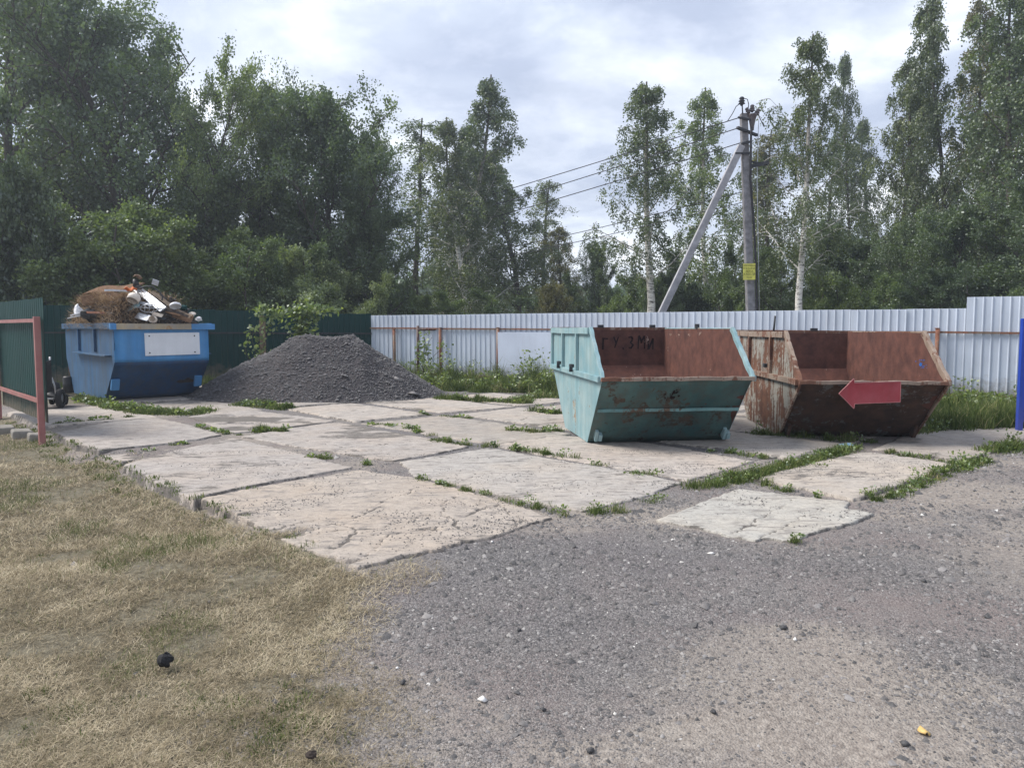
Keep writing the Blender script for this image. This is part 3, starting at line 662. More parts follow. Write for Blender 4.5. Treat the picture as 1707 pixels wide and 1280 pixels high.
def tufts(name, spots, mat='grass', hscale=1.0, dens=1.0):
    """spots: (px,py,radius_m,height,count)"""
    Ps, hs, vs_ = [], [], []
    for (cx_, cy_, r, h, n) in spots:
        n = int(n * dens); a = R.uniform(0, 6.283, n); q = r * np.sqrt(R.random(n)) * (0.5 + 1.0 * R.random(n))
        x = cx_ + np.cos(a) * q; y = cy_ + np.sin(a) * q
        z, _ = top_z(x, y); Ps.append(np.stack([x, y, z - 0.005], -1))
        hs.append(h * R.uniform(0.35, 1.15, n) * np.clip(1.15 - q / r * 0.6, 0.3, 1)); vs_.append(np.clip(R.normal(0.5, 0.22, n) + R.normal(0, 0.1), 0, 1))
    P = np.concatenate(Ps); h = np.concatenate(hs) * hscale; v = np.concatenate(vs_); n = len(P)
    d = np.hypot(P[:, 0], P[:, 1])
    w = R.uniform(0.004, 0.009, n) * np.clip(d / 8, 0.7, 2.2)
    me = blades_mesh(name, P, h, w, R.uniform(0.05, 0.8, n), v, bend=R.uniform(0.1, 0.9, n))
    return tag(link(name, me, M[mat]), kind='stuff')
def rosettes(name, spots, frac=0.5, mat='leaf_mid', size=0.035, k=26):
    LP, LD = [], []
    for (cx_, cy_, r, h, n) in spots:
        if rq.random() > frac: continue
        ox, oy = cx_ + rq.uniform(-r, r), cy_ + rq.uniform(-r, r); hh = h * rq.uniform(.4, 1.3); zz = float(top_z(np.array([ox]), np.array([oy]))[0][0])
        for i in range(k):
            a = rq.uniform(0, 6.28); q = rq.random() * r * .8; u_ = rq.random()
            LP.append((ox + math.cos(a) * q, oy + math.sin(a) * q, zz + .01 + hh * u_ * .9)); LD.append((math.cos(a) * 1.2, math.sin(a) * 1.2, rq.uniform(.1, 1.0)))
    n = len(LP); sz = size * np.clip(np.hypot(*np.array(LP)[:, :2].T) / 9, .8, 1.8)
    me = leaf_mesh(name, LP, LD, sz, np.clip(R.normal(.5, .25, n), 0, 1)); tag(link(name, me, M[mat]), kind='stuff')
def strip(pts, r, h, n, gap=0.25):
    out = []; P = [G(*p) for p in pts]
    for a, b in zip(P[:-1], P[1:]):
        L = math.hypot(b[0] - a[0], b[1] - a[1]); k = max(1, int(L / 0.13))
        for i in range(k):
            if rq.random() < gap: continue
            t = (i + rq.random()) / k
            out.append((a[0] + (b[0] - a[0]) * t + rq.uniform(-.04, .04), a[1] + (b[1] - a[1]) * t + rq.uniform(-.04, .04), r * rq.uniform(0.6, 1.4), h * rq.uniform(0.5, 1.3), int(n * rq.uniform(.5, 1.5))))
    return out
sp = []
sp += strip([(690, 797), (760, 812), (815, 826)], 0.07, 0.07, 60, .15) + strip([(830, 832), (900, 845), (955, 862)], 0.08, 0.08, 70, .15)
sp += strip([(990, 852), (1020, 850), (1048, 851)], 0.10, 0.09, 110, 0) + strip([(1060, 838), (1110, 828)], 0.08, 0.06, 60, .2)
sp += strip([(718, 733), (760, 739), (830, 743)], 0.09, 0.09, 80, .05) + strip([(850, 746), (900, 754), (960, 763)], 0.09, 0.08, 75, .1) + strip([(975, 770), (1020, 776)], 0.08, 0.07, 60, .1)
sp += strip([(1055, 790), (1098, 790)], 0.10, 0.09, 110, 0)
sp += strip([(1140, 812), (1200, 806), (1250, 795), (1300, 778), (1360, 765), (1420, 746)], 0.15, 0.10, 170, 0.0) + strip([(1195, 800), (1260, 788), (1330, 770)], 0.12, 0.12, 130, .1)
sp += strip([(1235, 790), (1300, 815), (1355, 824)], 0.09, 0.09, 90, .1) + strip([(1360, 826), (1410, 836)], .05, .05, 30, .4)
sp += strip([(1450, 833), (1490, 820), (1540, 801), (1590, 783), (1640, 766)], 0.10, 0.09, 90, .15)
sp += strip([(1420, 745), (1470, 752), (1540, 762), (1600, 772)], 0.10, 0.09, 80, .2) + strip([(1600, 775), (1650, 764)], .12, .1, 90, 0)
sp += strip([(1655, 752), (1700, 742)], 0.16, 0.16, 170, 0) + strip([(1168, 747), (1230, 755), (1285, 763)], 0.08, 0.07, 60, .25)
sp += strip([(1250, 722), (1330, 727), (1400, 733), (1470, 735)], 0.13, 0.15, 110, .1) + strip([(1530, 722), (1580, 712)], 0.14, 0.14, 100, .1)
sp += strip([(500, 762), (560, 762)], 0.08, 0.07, 80, 0) + strip([(592, 772), (622, 772)], 0.08, 0.07, 80, 0) + strip([(425, 717), (478, 718)], 0.12, 0.12, 150, 0)
sp += strip([(165, 756), (240, 748), (300, 738), (340, 735)], 0.08, 0.05, 50, .35) + strip([(330, 708), (370, 720), (410, 725)], 0.08, 0.05, 50, .25)
sp += strip([(130, 662), (180, 676), (240, 688), (320, 690), (345, 683)], 0.20, 0.12, 200, .05) + strip([(150, 666), (200, 680), (280, 686)], 0.22, 0.12, 180, .2)
sp += strip([(395, 674), (440, 676), (482, 682)], 0.18, 0.13, 220, 0) + strip([(90, 706), (160, 700), (240, 692)], 0.08, 0.05, 60, .3)
sp += strip([(600, 703), (680, 712), (720, 726)], 0.08, 0.05, 45, .35) + strip([(850, 716), (900, 720), (940, 716)], 0.10, 0.08, 90, .15) + strip([(700, 690), (780, 696)], .1, .06, 60, .3)
sp += strip([(890, 685), (935, 690)], 0.12, 0.12, 110, .1) + strip([(730, 664), (800, 668), (880, 672)], 0.2, 0.15, 160, .25) + strip([(880, 664), (930, 660)], .2, .15, 140, .2)
sp += strip([(1322, 905), (1365, 903)], 0.06, 0.05, 70, 0) + strip([(640, 880), (700, 890)], .03, .03, 8, .7)
tufts('joint_weeds', sp, hscale=1.15, dens=1.3); rosettes('leafy_weeds', sp, 0.6)
# light green sedge clumps by the pile
sp = []
for (px, py, r, h, n) in [(758, 650, .28, .38, 700), (800, 652, .30, .30, 650), (835, 652, .34, .30, 800), (815, 648, .4, .35, 700), (905, 655, .25, .2, 350), (870, 668, .3, .22, 350)]:
    x, y = G(px, py); sp.append((x, y, r, h, n))
tufts('sedge_clumps', sp, dens=1.0)
# tall weeds in front of the silver fence, right-hand rank grass, and beside the pile
def tall_weeds():
    sp = []
    for i in range(330):
        u = rq.uniform(0.2, 18.0); off = rq.uniform(0.15, 2.3)
        p = FA + FD * u + FN * off
        px = CX + F * p[0] / p[1]
        if 935 < px < 1530: continue
        hh = (1.15 - off * 0.32) * rq.uniform(0.5, 1.15)
        if px > 1530: hh = (0.55 - off * 0.08) * rq.uniform(.5, 1.1); 
        sp.append((p[0], p[1], rq.uniform(0.12, 0.3), max(0.15, hh), 105))
    o = tufts('tall_weeds', sp); rosettes('nettles', sp, 0.75, 'leaf_mid', .045, 60)
tall_weeds()
sp = []
for i in range(60):
    x, y = G(rq.uniform(1545, 1705), rq.uniform(690, 716)); sp.append((x, y, rq.uniform(.12, .25), rq.uniform(.25, .6), 130))
tufts('rank_grass', sp)
sp = []
for i in range(45):
    x, y = G(rq.uniform(340, 470), rq.uniform(618, 645)); sp.append((x, y, rq.uniform(.15, .3), rq.uniform(.25, .6), 90))
for i in range(50):
    x = rq.uniform(-14, -4.5); y = 21.2 + (x + 13) * 0.27 - rq.uniform(0.2, 0.9); sp.append((x, y, .3, rq.uniform(.2, .5), 80))
tufts('fence_weeds', sp)
# greener stubble under the slab edge
sp = []
for i in range(150):
    s_ = rq.uniform(-9, 2.3); x, y = st2w(s_, rq.uniform(-0.35, 0.02)); sp.append((x, y, rq.uniform(.05, .12), rq.uniform(.04, .09), 34))
for i in range(90):
    px = rq.uniform(0, 560); py = rq.uniform(800, 1270)
    if px > 430 and py < 1000: continue
    x, y = G(px, py); r = rq.uniform(.04, .13); sp.append((x, y, r, rq.uniform(.02, .05), int(500 * r)))
for (px, py) in [(505, 1150), (470, 1165), (490, 1215), (500, 1190), (460, 1200), (450, 1225), (390, 1160), (60, 1148), (330, 1165), (520, 1195), (430, 1245)]:
    x, y = G(px, py); sp.append((x, y, .09, .05, 110))
tufts('stubble_edge', sp)

# ------------------------------------------------------------------ asphalt crumb pile
def pile():
    c = np.array([-4.55, 18.35]); H = 1.5
    def hz(x, y):
        dx = x - c[0]; dy = (y - c[1])
        a = np.arctan2(dy, dx); rr = np.hypot(dx / np.where(dx < 0, 3.05, 2.75), dy / 2.15) * (1 + 0.10 * (vn(a * 1.5 + 9, a * 0, 3) - 0.5))
        ridge = np.clip(1.10 - rr, 0, 1)
        z = H * np.minimum(ridge * 1.12, 0.62 + (ridge * 1.12 - 0.62) * 1.02)
        z = np.minimum(z, H * 0.93 + 0.06 * fbm(x * 2, y * 2, 3)) + (fbm(x * 1.2, y * 1.2, 8) - 0.5) * 0.22 * np.clip(ridge * 3, 0, 1)
        z = z + (fbm(x * 6, y * 6, 18) - 0.5) * 0.07 * np.clip(ridge * 4, 0, 1)
        g = 0.16 * np.exp(-((dx - 1.15 - 0.3 * (-dy)) / 0.22) ** 2) * np.clip(ridge * 2, 0, 1) * np.clip(0.75 - ridge, 0, 1) * 2   # a rill on the right
        return z - g - 0.05
    xs = np.arange(-8.2, -0.9, 0.05); ys = np.arange(15.6, 21.0, 0.05); X, Y = np.meshgrid(xs, ys, indexing='ij')
    Z = hz(X, Y)
    nx, ny = X.shape; i = np.arange(nx * ny).reshape(nx, ny)
    Fc = np.stack([i[:-1, :-1], i[1:, :-1], i[1:, 1:], i[:-1, 1:]], -1).reshape(-1, 4)
    kf = (Z.ravel()[Fc] > -0.045).any(1); Fc = Fc[kf]
    V = np.stack([X - c[0], Y - c[1], Z], -1).reshape(-1, 3); used = np.unique(Fc); mp = np.zeros(nx * ny, int); mp[used] = np.arange(len(used))
    m = MT('asphalt_fines', 0.95, 0.15); p = m.pos()
    n = m.noise(30, 8, 0.8, p); b = m.noise(1.4, 5, 0.6, p)
    m.col(m.mix(m.ramp(b, (0.4, 0.0), (0.7, 0.5)), m.ramp(n, (0.3, (0.028, 0.026, 0.029)), (0.5, (0.068, 0.063, 0.067)), (0.72, (0.14, 0.13, 0.132))), (0.12, 0.10, 0.095)))
    m.bump(n, 1.0, 0.03)
    root = empty('asphalt_pile', (c[0], c[1], 0), label='big dark grey heap of crushed asphalt crumb between the blue skip and the fence corner', cat='gravel pile')
    me = mesh_np('heap', V[used], mp[Fc], None, True); link('heap', me, m.m, root)
    n = 60000; a = R.uniform(0, 6.283, n); r = np.sqrt(R.random(n)) * 1.16
    x = c[0] + np.cos(a) * r * 3.0; y = c[1] + np.sin(a) * r * 2.25; z = hz(x, y); ok = (z > -0.06) & (y < c[1] + 0.7)
    x, y, z = x[ok], y[ok], z[ok]; n = len(x)
    size = np.clip(R.lognormal(math.log(0.0125), 0.5, n), 0.006, 0.06)
    me = stones_mesh('crumbs', np.stack([x - c[0], y - c[1], np.maximum(z, 0) + size * 0.2], -1), size, np.clip(R.beta(1.8, 2.2, n), 0, 1) * np.where(R.random(n) < .985, .93, 1.08), 0.8, True)
    o = link('crumbs', me, M['pile'], root); o['kind'] = 'stuff'
    for (px, py, sx) in [(660, 632, .22), (575, 625, .2), (690, 655, .2), (515, 598, .15), (480, 640, .13), (640, 600, .12)]:
        for Y_ in np.arange(16.0, 19.5, 0.05):
            q = at(px, py, Y_)
            if hz(np.array(q.x), np.array(q.y)) > q.z: break
        me = stones_mesh('asphalt_chunk', np.zeros((1, 3)), np.array([sx * .8]), np.array([0.72]), 0.3)
        link('asphalt_chunk', me, M['gravel'], root, (q.x - c[0], q.y - c[1], q.z))
pile()

# ------------------------------------------------------------------ fences
def corr_mesh(width, height, pitch=0.165, depth=0.022):
    pr = []; x = 0
    while x < width - 1e-4:
        pr += [(x, 0), (x + pitch * 0.80, 0), (x + pitch * 0.86, -depth), (x + pitch * 0.95, -depth)]; x += pitch
    pr.append((x, 0)); pr = [(min(a, width), b) for a, b in pr]
    nz = 5; zs = [height * i / nz for i in range(nz + 1)]; n = len(pr)
    V = []; 
    for z in zs:
        for a, b in pr: V.append((a, b, z))
    m2 = len(V)
    for z in zs:
        for a, b in pr: V.append((a, b + 0.004, z))
    Fc = [(k * n + i, k * n + i + 1, (k + 1) * n + i + 1, (k + 1) * n + i) for k in range(nz) for i in range(n - 1)]
    Fc += [(m2 + k * n + i + 1, m2 + k * n + i, m2 + (k + 1) * n + i, m2 + (k + 1) * n + i + 1) for k in range(nz) for i in range(n - 1)]
    Fc += [(nz * n + i, nz * n + i + 1, m2 + nz * n + i + 1, m2 + nz * n + i) for i in range(n - 1)]
    me = bpy.data.meshes.new('sheet'); me.from_pydata(V, [], Fc); me.update(); return me
def corr_fence(name, A, B, zA, zB, mat, sheet_w, label, z0=0.06, front=1, rail=True, rails=(1.5,), posts=(), post_mat='rust_pipe', rail_mat='rust_pipe', step=None):
    A = np.array(A, float); B = np.array(B, float); L = np.linalg.norm(B - A); d = (B - A) / L; ang = math.atan2(d[1], d[0])
    root = empty(name, (A[0], A[1], 0), ang, label=label, cat='fence')
    me = corr_mesh(sheet_w, 1.0); me.materials.append(mat)
    n = int(math.ceil(L / sheet_w)); rr = random.Random(len(name))
    for i in range(n):
        t = i / max(1, n - 1); top = zA + (zB - zA) * t + rr.uniform(-0.006, 0.006)
        if step and i * sheet_w >= step[0]: top = step[1]
        o = link('sheet', me, None, root, (i * sheet_w, 0.003 * (i % 2), z0)); o.scale = (1.0 if i < n - 1 else (L - i * sheet_w) / sheet_w, 1, (top - z0)); o.rotation_euler = (rr.uniform(-.006, .006), 0, 0)
    for j, zr in enumerate(rails):
        za, zb = zr if isinstance(zr, tuple) else (zr, zr)
        MB().bar((0, -0.055, za), (L, -0.055, zb), 0.035, 0.045, n=14, wob=0.008, seed=j).build('rail', M[rail_mat], root)
    for (u, h) in posts:
        b = MB(); b.tube([(u, -0.12, -0.05), (u + rr.uniform(-.03, .03), -0.12, h)], 0.045, 8); b.tube([(u, -0.12, h), (u, -0.12, h + 0.02)], 0.052, 8); b.build('post', M[post_mat], root)
    return root, ang, L
def u_of_px(px):     # distance along the silver fence for a pixel column
    k = (px - CX) / F; return (k * FA[1] - FA[0]) / (FD[0] - k * FD[1])
silver, sang, SL = corr_fence('silver_fence', FA, FB, 2.02, 2.05, M['silver'], 1.155, 'long corrugated silver metal fence behind the skips, its right end stepped higher',
    posts=[(u_of_px(662), 1.58), (u_of_px(738), 1.62), (u_of_px(833), 1.62), (u_of_px(1075), 1.6), (u_of_px(1560), 1.6)], rails=((1.62, 1.50), (0.22, 0.13)), step=(u_of_px(1603) - 0.5, 2.29))
GA = (-4.46, 23.84); GB = (-15.5, 20.6)
green, gang, GL = corr_fence('green_fence', GB, GA, 2.32, 2.04, M['green_sheet'], 1.15, 'dark green corrugated metal fence behind the blue skip and the asphalt heap',
    posts=[(3.0, 1.7)], rails=((1.5, 1.45),), rail_mat='green_rail' if 0 else 'black_steel')
# brown wooden post in front of the green fence
p = at(437, 560, 20.7)
MB().bar((p.x, p.y, -0.05), (p.x + 0.02, p.y, 1.95), 0.14, 0.12, up=(0, 1, 0), n=4, wob=0.01).build('wooden_post', M['wood_post'], None, bevel=0.01,
    label='weathered brown wooden post in front of the green fence, wrapped in creeper', cat='post')
# pale flat sheet against the silver fence
ua, ub = u_of_px(836), u_of_px(960)
pa = FA + FD * ua + FN * 0.2; pm = sang
o = MB().box(((ub - ua) / 2, -0.02, 0.78), ((ub - ua), 0.012, 1.44), (0.03, 0, 0)).build('leaning_sheet', M['white_sheet'], None, bevel=0.003,
    label='smooth pale blue sheet standing against the silver fence left of the teal skip', cat='metal sheet')
o.location = (pa[0], pa[1], 0); o.rotation_euler = (0, 0, sang)
# small scribble mark near its upper corner
b = MB(); b.tube([(0.30 + 0.055 * math.cos(k) * (1 + .3 * math.sin(3 * k)), -0.02, 1.36 + 0.05 * math.sin(k * 1.3)) for k in np.arange(0, 9, 0.5)], 0.007, 4); b.build('scribble', M['soot'], o)
# pipe frame (two uprights with crossbars) in the weeds
root = empty('pipe_frame', (*G(697, 636), 0), label='dark rusty pipe frame of two uprights and crossbars standing in the weeds', cat='pipe frame')
def loc(px, py, Y): q = at(px, py, Y); return (q.x - root.location.x, q.y - root.location.y, q.z)
Yf = root.location.y
MB().tube([loc(697, 660, Yf), loc(696.5, 543, Yf)], 0.042, 8).build('upright', M['dark_rust'], root)
MB().tube([loc(751, 660, Yf + .1), loc(750.5, 543, Yf + .1)], 0.034, 8).build('upright', M['dark_rust'], root)
MB().tube([loc(697, 549.5, Yf - .02), loc(758, 548.5, Yf + .08)], 0.038, 8).build('crossbar', M['dark_rust'], root)
b = MB(); b.tube([loc(752, 546.5, Yf + .05), loc(810, 546.5, Yf + .1)], 0.032, 8); b.tube([loc(756, 550, Yf + .05), loc(756, 541, Yf + .05)], 0.03, 8); b.tube([loc(807, 548, Yf + .1), loc(807, 541, Yf + .1)], 0.025, 8); b.build('crossbar', M['dark_rust'], root)

# ------------------------------------------------------------------ green gate on the left
def gate():
    a = np.array(G(70, 727)); b = np.array([-9.75, 14.15]); d = (b - a); L = np.linalg.norm(d); d /= L; ang = math.atan2(d[1], d[0])
    root = empty('green_gate', (a[0], a[1], 0), ang, label='dark green sheet gate leaf in a faded red frame at the left edge', cat='gate')
    # local x runs from the near post away to the left-back; +y is the camera side
    MB().box((0.0, 0, 0.82), (0.085, 0.085, 1.92)).build('post', M['salmon'], root, bevel=0.006)
    MB().box((L - 0.1, 0, 0.86), (0.085, 0.085, 1.9)).build('post', M['salmon'], root, bevel=0.006)
    MB().bar((0.045, 0, 1.72), (L - 0.15, 0, 1.73), 0.045, 0.055, n=4, wob=0.003).build('rail', M['salmon'], root)
    MB().bar((0.045, 0, 0.52), (L - 0.15, 0, 0.50), 0.045, 0.06, n=4, wob=0.003).build('rail', M['salmon'], root)
    me = corr_mesh(1.15, 1.0); me.materials.append(M['green_sheet'])
    for i in range(4):
        o = link('sheet', me, None, root, (-0.10 + i * 1.15, -0.075, 0.20 - 0.01 * i)); o.scale = (1, 1, 1.86 + 0.02 * i)
        if i == 3: o.scale.x = 0.55
gate()
# rubble strip of old concrete under the gate
for k, (px, py, sx, sy) in enumerate([(8, 700, .9, .25), (35, 706, .75, .28), (58, 712, .5, .2)]):
    x, y = G(px, py + 6)
    b = MB(); b.box((0, 0, 0), (sx, sy, 0.16), (0.06 * k, 0.05, 2.2)); o = b.build('concrete_block', M['concrete'], None, bevel=0.03,
        label=['broken concrete block under the far end of the green gate', 'middle broken concrete block under the green gate', 'small broken concrete block beside the near gate post'][k], cat='concrete block')
    o.location = (x, y, -0.12); o.color = (0.26, 0.25, 0.23, 1)

# blue sheet panel at the right edge
x, y = G(1694, 716)
root = empty('blue_gate', (x, y, 0), -0.12, label='bright blue metal gate panel at the right edge', cat='gate')
MB().box((0.04, 0, 0.87), (0.08, 0.08, 1.78)).build('post', M['blue_sheet'], root, bevel=0.006)
me = corr_mesh(1.15, 1.0); me.materials.append(M['blue_sheet'])
for i in range(2):
    o = link('sheet', me, None, root, (0.085 + 1.15 * i, 0.05, 0.12)); o.scale = (1, 1, 1.6)
MB().bar((0.08, 0, 0.25), (2.3, 0, 0.25), 0.05, 0.05).build('rail', M['blue_sheet'], root)
MB().bar((0.08, 0, 1.62), (2.3, 0, 1.62), 0.05, 0.05).build('rail', M['blue_sheet'], root)

# ------------------------------------------------------------------ skips
def plate(b, p0, p1, v0, v1, off, amp=0.0, nu=10, nv=12, seed=0):
    """bowed sheet between profile points p0,p1=(u,z) across v0..v1, offset inwards"""
    du, dz = p1[0] - p0[0], p1[1] - p0[1]; l = math.hypot(du, dz); nx, nz = dz / l, -du / l
    def fn(i, j):
        k = off + amp * (float(fbm(np.array(i * 3.0 + seed), np.array(j * 4.0), seed)) - 0.5) * 4 * i * (1 - i) * 2
        u = p0[0] + du * i + nx * k; z = p0[1] + dz * i + nz * k
        return (v0 + (v1 - v0) * j, -u, z)
    b.grid(fn, nu, nv)
def side_fn(u, z, v): return (v, -u, z)
def make_skip(name, q, label, mats, t_open=True, rib_u=(), seed=1):
    x, y, yaw, W, L, H, t, zl, bf, bb, z0 = q
    root = empty(name, (x, y, z0), yaw, label=label, cat='skip')
    side, front, inn, rim = mats
    prof = [(0, H), (t, H), (L, zl), (bf, 0), (bb, 0), (0, zl)] if t_open else [(0, H), (L, H), (L, zl), (bf, 0), (bb, 0), (0, zl)]
    for v in (0, W):
        o0, o1 = (v, v + 0.007) if v == 0 else (v - 0.007, v)
        b = MB(); b.prism(prof, o0, o1, side_fn); b.build('side_panel', M[side], root)
        i0, i1 = (0.0075, 0.010) if v == 0 else (W - 0.010, W - 0.0075)
        b = MB(); b.prism(prof, i0, i1, side_fn); b.build('side_lining', M[inn], root)
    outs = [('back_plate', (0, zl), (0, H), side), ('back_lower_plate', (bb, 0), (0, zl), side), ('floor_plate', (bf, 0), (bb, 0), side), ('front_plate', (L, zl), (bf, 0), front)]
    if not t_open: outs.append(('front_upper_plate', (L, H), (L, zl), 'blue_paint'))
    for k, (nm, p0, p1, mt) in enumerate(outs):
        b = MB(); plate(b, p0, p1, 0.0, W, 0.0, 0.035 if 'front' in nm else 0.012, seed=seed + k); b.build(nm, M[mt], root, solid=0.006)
        b = MB(); plate(b, p0, p1, 0.01, W - 0.01, 0.012, 0.0, seed=seed + k + 9); b.build(nm.replace('plate', 'lining'), M[inn], root)
    # rims
    def P(u, v, z): return (v, -u, z)
    rb = lambda a, c, w, h, up=(1, 0, 0), n=8, wob=0.006, nm='rim_bar', mt=None, sd=0: MB().bar(a, c, w, h, up, n, wob, sd).build(nm, M[mt or rim], root, bevel=0.004)
    return root, P, rb
teal_q = (0.728, 13.286, 0.12, 2.034, 3.658, 1.60, 2.95, 0.945, 2.80, 1.165, 0.0)
x, y, yaw, W, L, H, t, zl, bf, bb, z0 = teal_q
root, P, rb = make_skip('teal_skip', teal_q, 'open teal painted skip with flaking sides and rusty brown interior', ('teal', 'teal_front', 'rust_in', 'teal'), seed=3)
for v, s in ((0, -1), (W, 1)):
    rb(P(0, v + s * 0.02, H - 0.03), P(t, v + s * 0.02, H - 0.03), 0.09, 0.05, (1, 0, 0), 8, 0.005, sd=v > 0)
    rb(P(t, v + s * 0.0, H), P(L, v + s * 0.0, zl), 0.07, 0.05, (1, 0, 0), 10, 0.008)
    rb(P(0.0, v + s * 0.03, zl), P(L - 0.02, v + s * 0.03, zl), 0.075, 0.06, (1, 0, 0), 8, 0.004, 'side_rail')
    for u in (0.05, 1.05, 2.15):
        rb(P(u, v + s * 0.025, zl + 0.04), P(u, v + s * 0.025, H - 0.06), 0.07, 0.045, (1, 0, 0), 3, 0.003, 'rib')
for u in (0.95, 2.0):   # lifting hooks
    b = MB(); b.box(P(u, -0.07, zl + 0.10), (0.06, 0.10, 0.05)); b.box(P(u + .05, -0.09, zl + 0.06), (0.05, 0.035, 0.10), (0.3, 0, 0)); b.build('lifting_hook', M['black_steel'], root, bevel=0.006)
rb(P(-0.01, -0.03, H), P(-0.01, W + 0.03, H), 0.05, 0.05, (0, 0, 1), 8, 0.004, 'rim_bar', 'rust_rim')
rb(P(L + 0.01, -0.02, zl), P(L + 0.01, W + 0.02, zl), 0.065, 0.05, (0, 0, 1), 14, 0.008, 'lip_bar', 'rust_rim')
fm = lambda k: (L + (bf - L) * k, zl * (1 - k))
u_, z_ = fm(0.47); rb(P(u_ + 0.03, 0.03, z_), P(u_ + 0.03, W - 0.03, z_), 0.06, 0.045, (0, 0, 1), 12, 0.005, 'front_rib', 'teal_rib')
for v in (0.09, W - 0.09):
    u_, z_ = fm(0.86); b = MB(); b.box(P(u_ + 0.03, v, z_), (0.045, 0.12, 0.17), (0.5, 0, 0)); b.box(P(u_ + 0.05, v + .05, z_ - .03), (0.05, 0.09, 0.10), (0.5, 0, 0)); b.build('towing_lug', M['teal'], root, bevel=0.005)
for v in (0.9, 1.9):
    b = MB(); b.box(P(0.0, v * 0.95, H + 0.045), (0.10, 0.06, 0.05)); b.build('hinge_bracket', M['black_steel'], root, bevel=0.004)
b = MB(); b.box(P(1.6, W, H + 0.04), (0.05, 0.08, 0.07)); b.build('hinge_bracket', M['black_steel'], root)
# rust stain / letters on the inside of the back wall and scorch marks on the front
ST = {'Г': [[(0, 0), (0, 1)], [(0, 1), (.55, .97)]], 'У': [[(0, 1), (.3, .5)], [(.6, 1), (.12, 0)]], '.': [[(0, 0), (.06, .06)]],
      'З': [[(0, .9), (.35, 1)], [(.35, 1), (.5, .75)], [(.5, .75), (.2, .52)], [(.2, .52), (.55, .28)], [(.55, .28), (.3, 0)], [(.3, 0), (0, .1)]],
      'М': [[(0, 0), (.05, 1)], [(.05, 1), (.35, .45)], [(.35, .45), (.65, 1)], [(.65, 1), (.7, 0)]], 'И': [[(0, 1), (0, 0)], [(0, 0), (.55, 1)], [(.55, 1), (.55, 0)]]}
b = MB(); xo = 0.90; rr_ = random.Random(4); kk = 0
for ch in 'ГУ.ЗМИ':
    sx_ = rr_.uniform(.15, .18); sz_ = rr_.uniform(.19, .24); zo = 1.24 + rr_.uniform(-.015, .015)
    for a_, c_ in ST[ch]:
        kk += 1; e_ = -0.0005 * kk; jt = lambda: rr_.uniform(-.008, .008)
        b.bar(P(0.021 + e_ * .3, xo + a_[0] * sx_ + jt(), zo + a_[1] * sz_ + jt()), P(0.021 + e_ * .3, xo + c_[0] * sx_ + jt(), zo + c_[1] * sz_ + jt()), 0.002, rr_.uniform(.022, .036), up=(0, 0, 1) if abs(c_[1] - a_[1]) < .3 else (1, 0, 0), n=3, wob=0.0015, seed=kk)
    xo += .09 if ch == '.' else .185
o = b.build('painted_letters', M['soot'], root); o['kind'] = 'stuff'
def splat(name, mat, root, cx_, cz, r, n, seed, plane, off=0.0):
    rr = random.Random(seed); b = MB(); V = []; Fs = []
    for k in range(n):
        a = rr.uniform(0, 6.28); q = r * rr.random() ** 0.8; px_, pz_ = cx_ + q * math.cos(a), cz + q * math.sin(a) * 0.9
        s = r * rr.uniform(0.10, 0.38) * (1.1 - q / r * .7); nn = 7; th = rr.uniform(0, 3.14); el = rr.uniform(0.25, 0.9)
        pts = []
        for j in range(nn):
            t_ = 2 * math.pi * j / nn; sx = s * math.cos(t_) * rr.uniform(.7, 1.2); sz = s * el * math.sin(t_) * rr.uniform(.7, 1.2)
            pts.append((px_ + sx * math.cos(th) - sz * math.sin(th), pz_ + sx * math.sin(th) + sz * math.cos(th)))
        e = 0.0012 * (k + 1) / n
        b.add([plane(p_, q_, off + e) for p_, q_ in pts], [tuple(range(nn))])
    o = b.build(name, M[mat], root); o['kind'] = 'stuff'; return o
du, dz = bf - L, -zl; l = math.hypot(du, dz)
def front_plane(v, k, e): return P(L + du * k / l + 0.022 + e, v, zl + dz * k / l - 0.006)
splat('scorch_mark', 'soot', root, 0.98, 0.30, 0.12, 22, 4, front_plane)
M['old_paint'] = flat('pale_paint_remnant', (0.24, 0.17, 0.14), 0.85, 0.1, 0, 0.5, 18)
for k_, (uu, zz_, rr3) in enumerate([(.35, 1.50, .07), (.8, 1.50, .06), (1.25, 1.51, .06), (1.75, 1.53, .05), (.25, 1.25, .05)]):
    splat('paint_remnant', 'old_paint', root, 0.0, zz_, rr3, 9, 40 + k_, (lambda uu: (lambda a, z, e: P(uu + a * 2.2, W - 0.0125 - e, z)))(uu))
splat('paint_remnant', 'old_paint', root, 1.72, 1.42, .10, 9, 60, lambda a, z, e: P(0.021 + e, a, z))
splat('scorch_mark', 'soot', root, 0.50, 0.36, 0.06, 6, 5, front_plane)

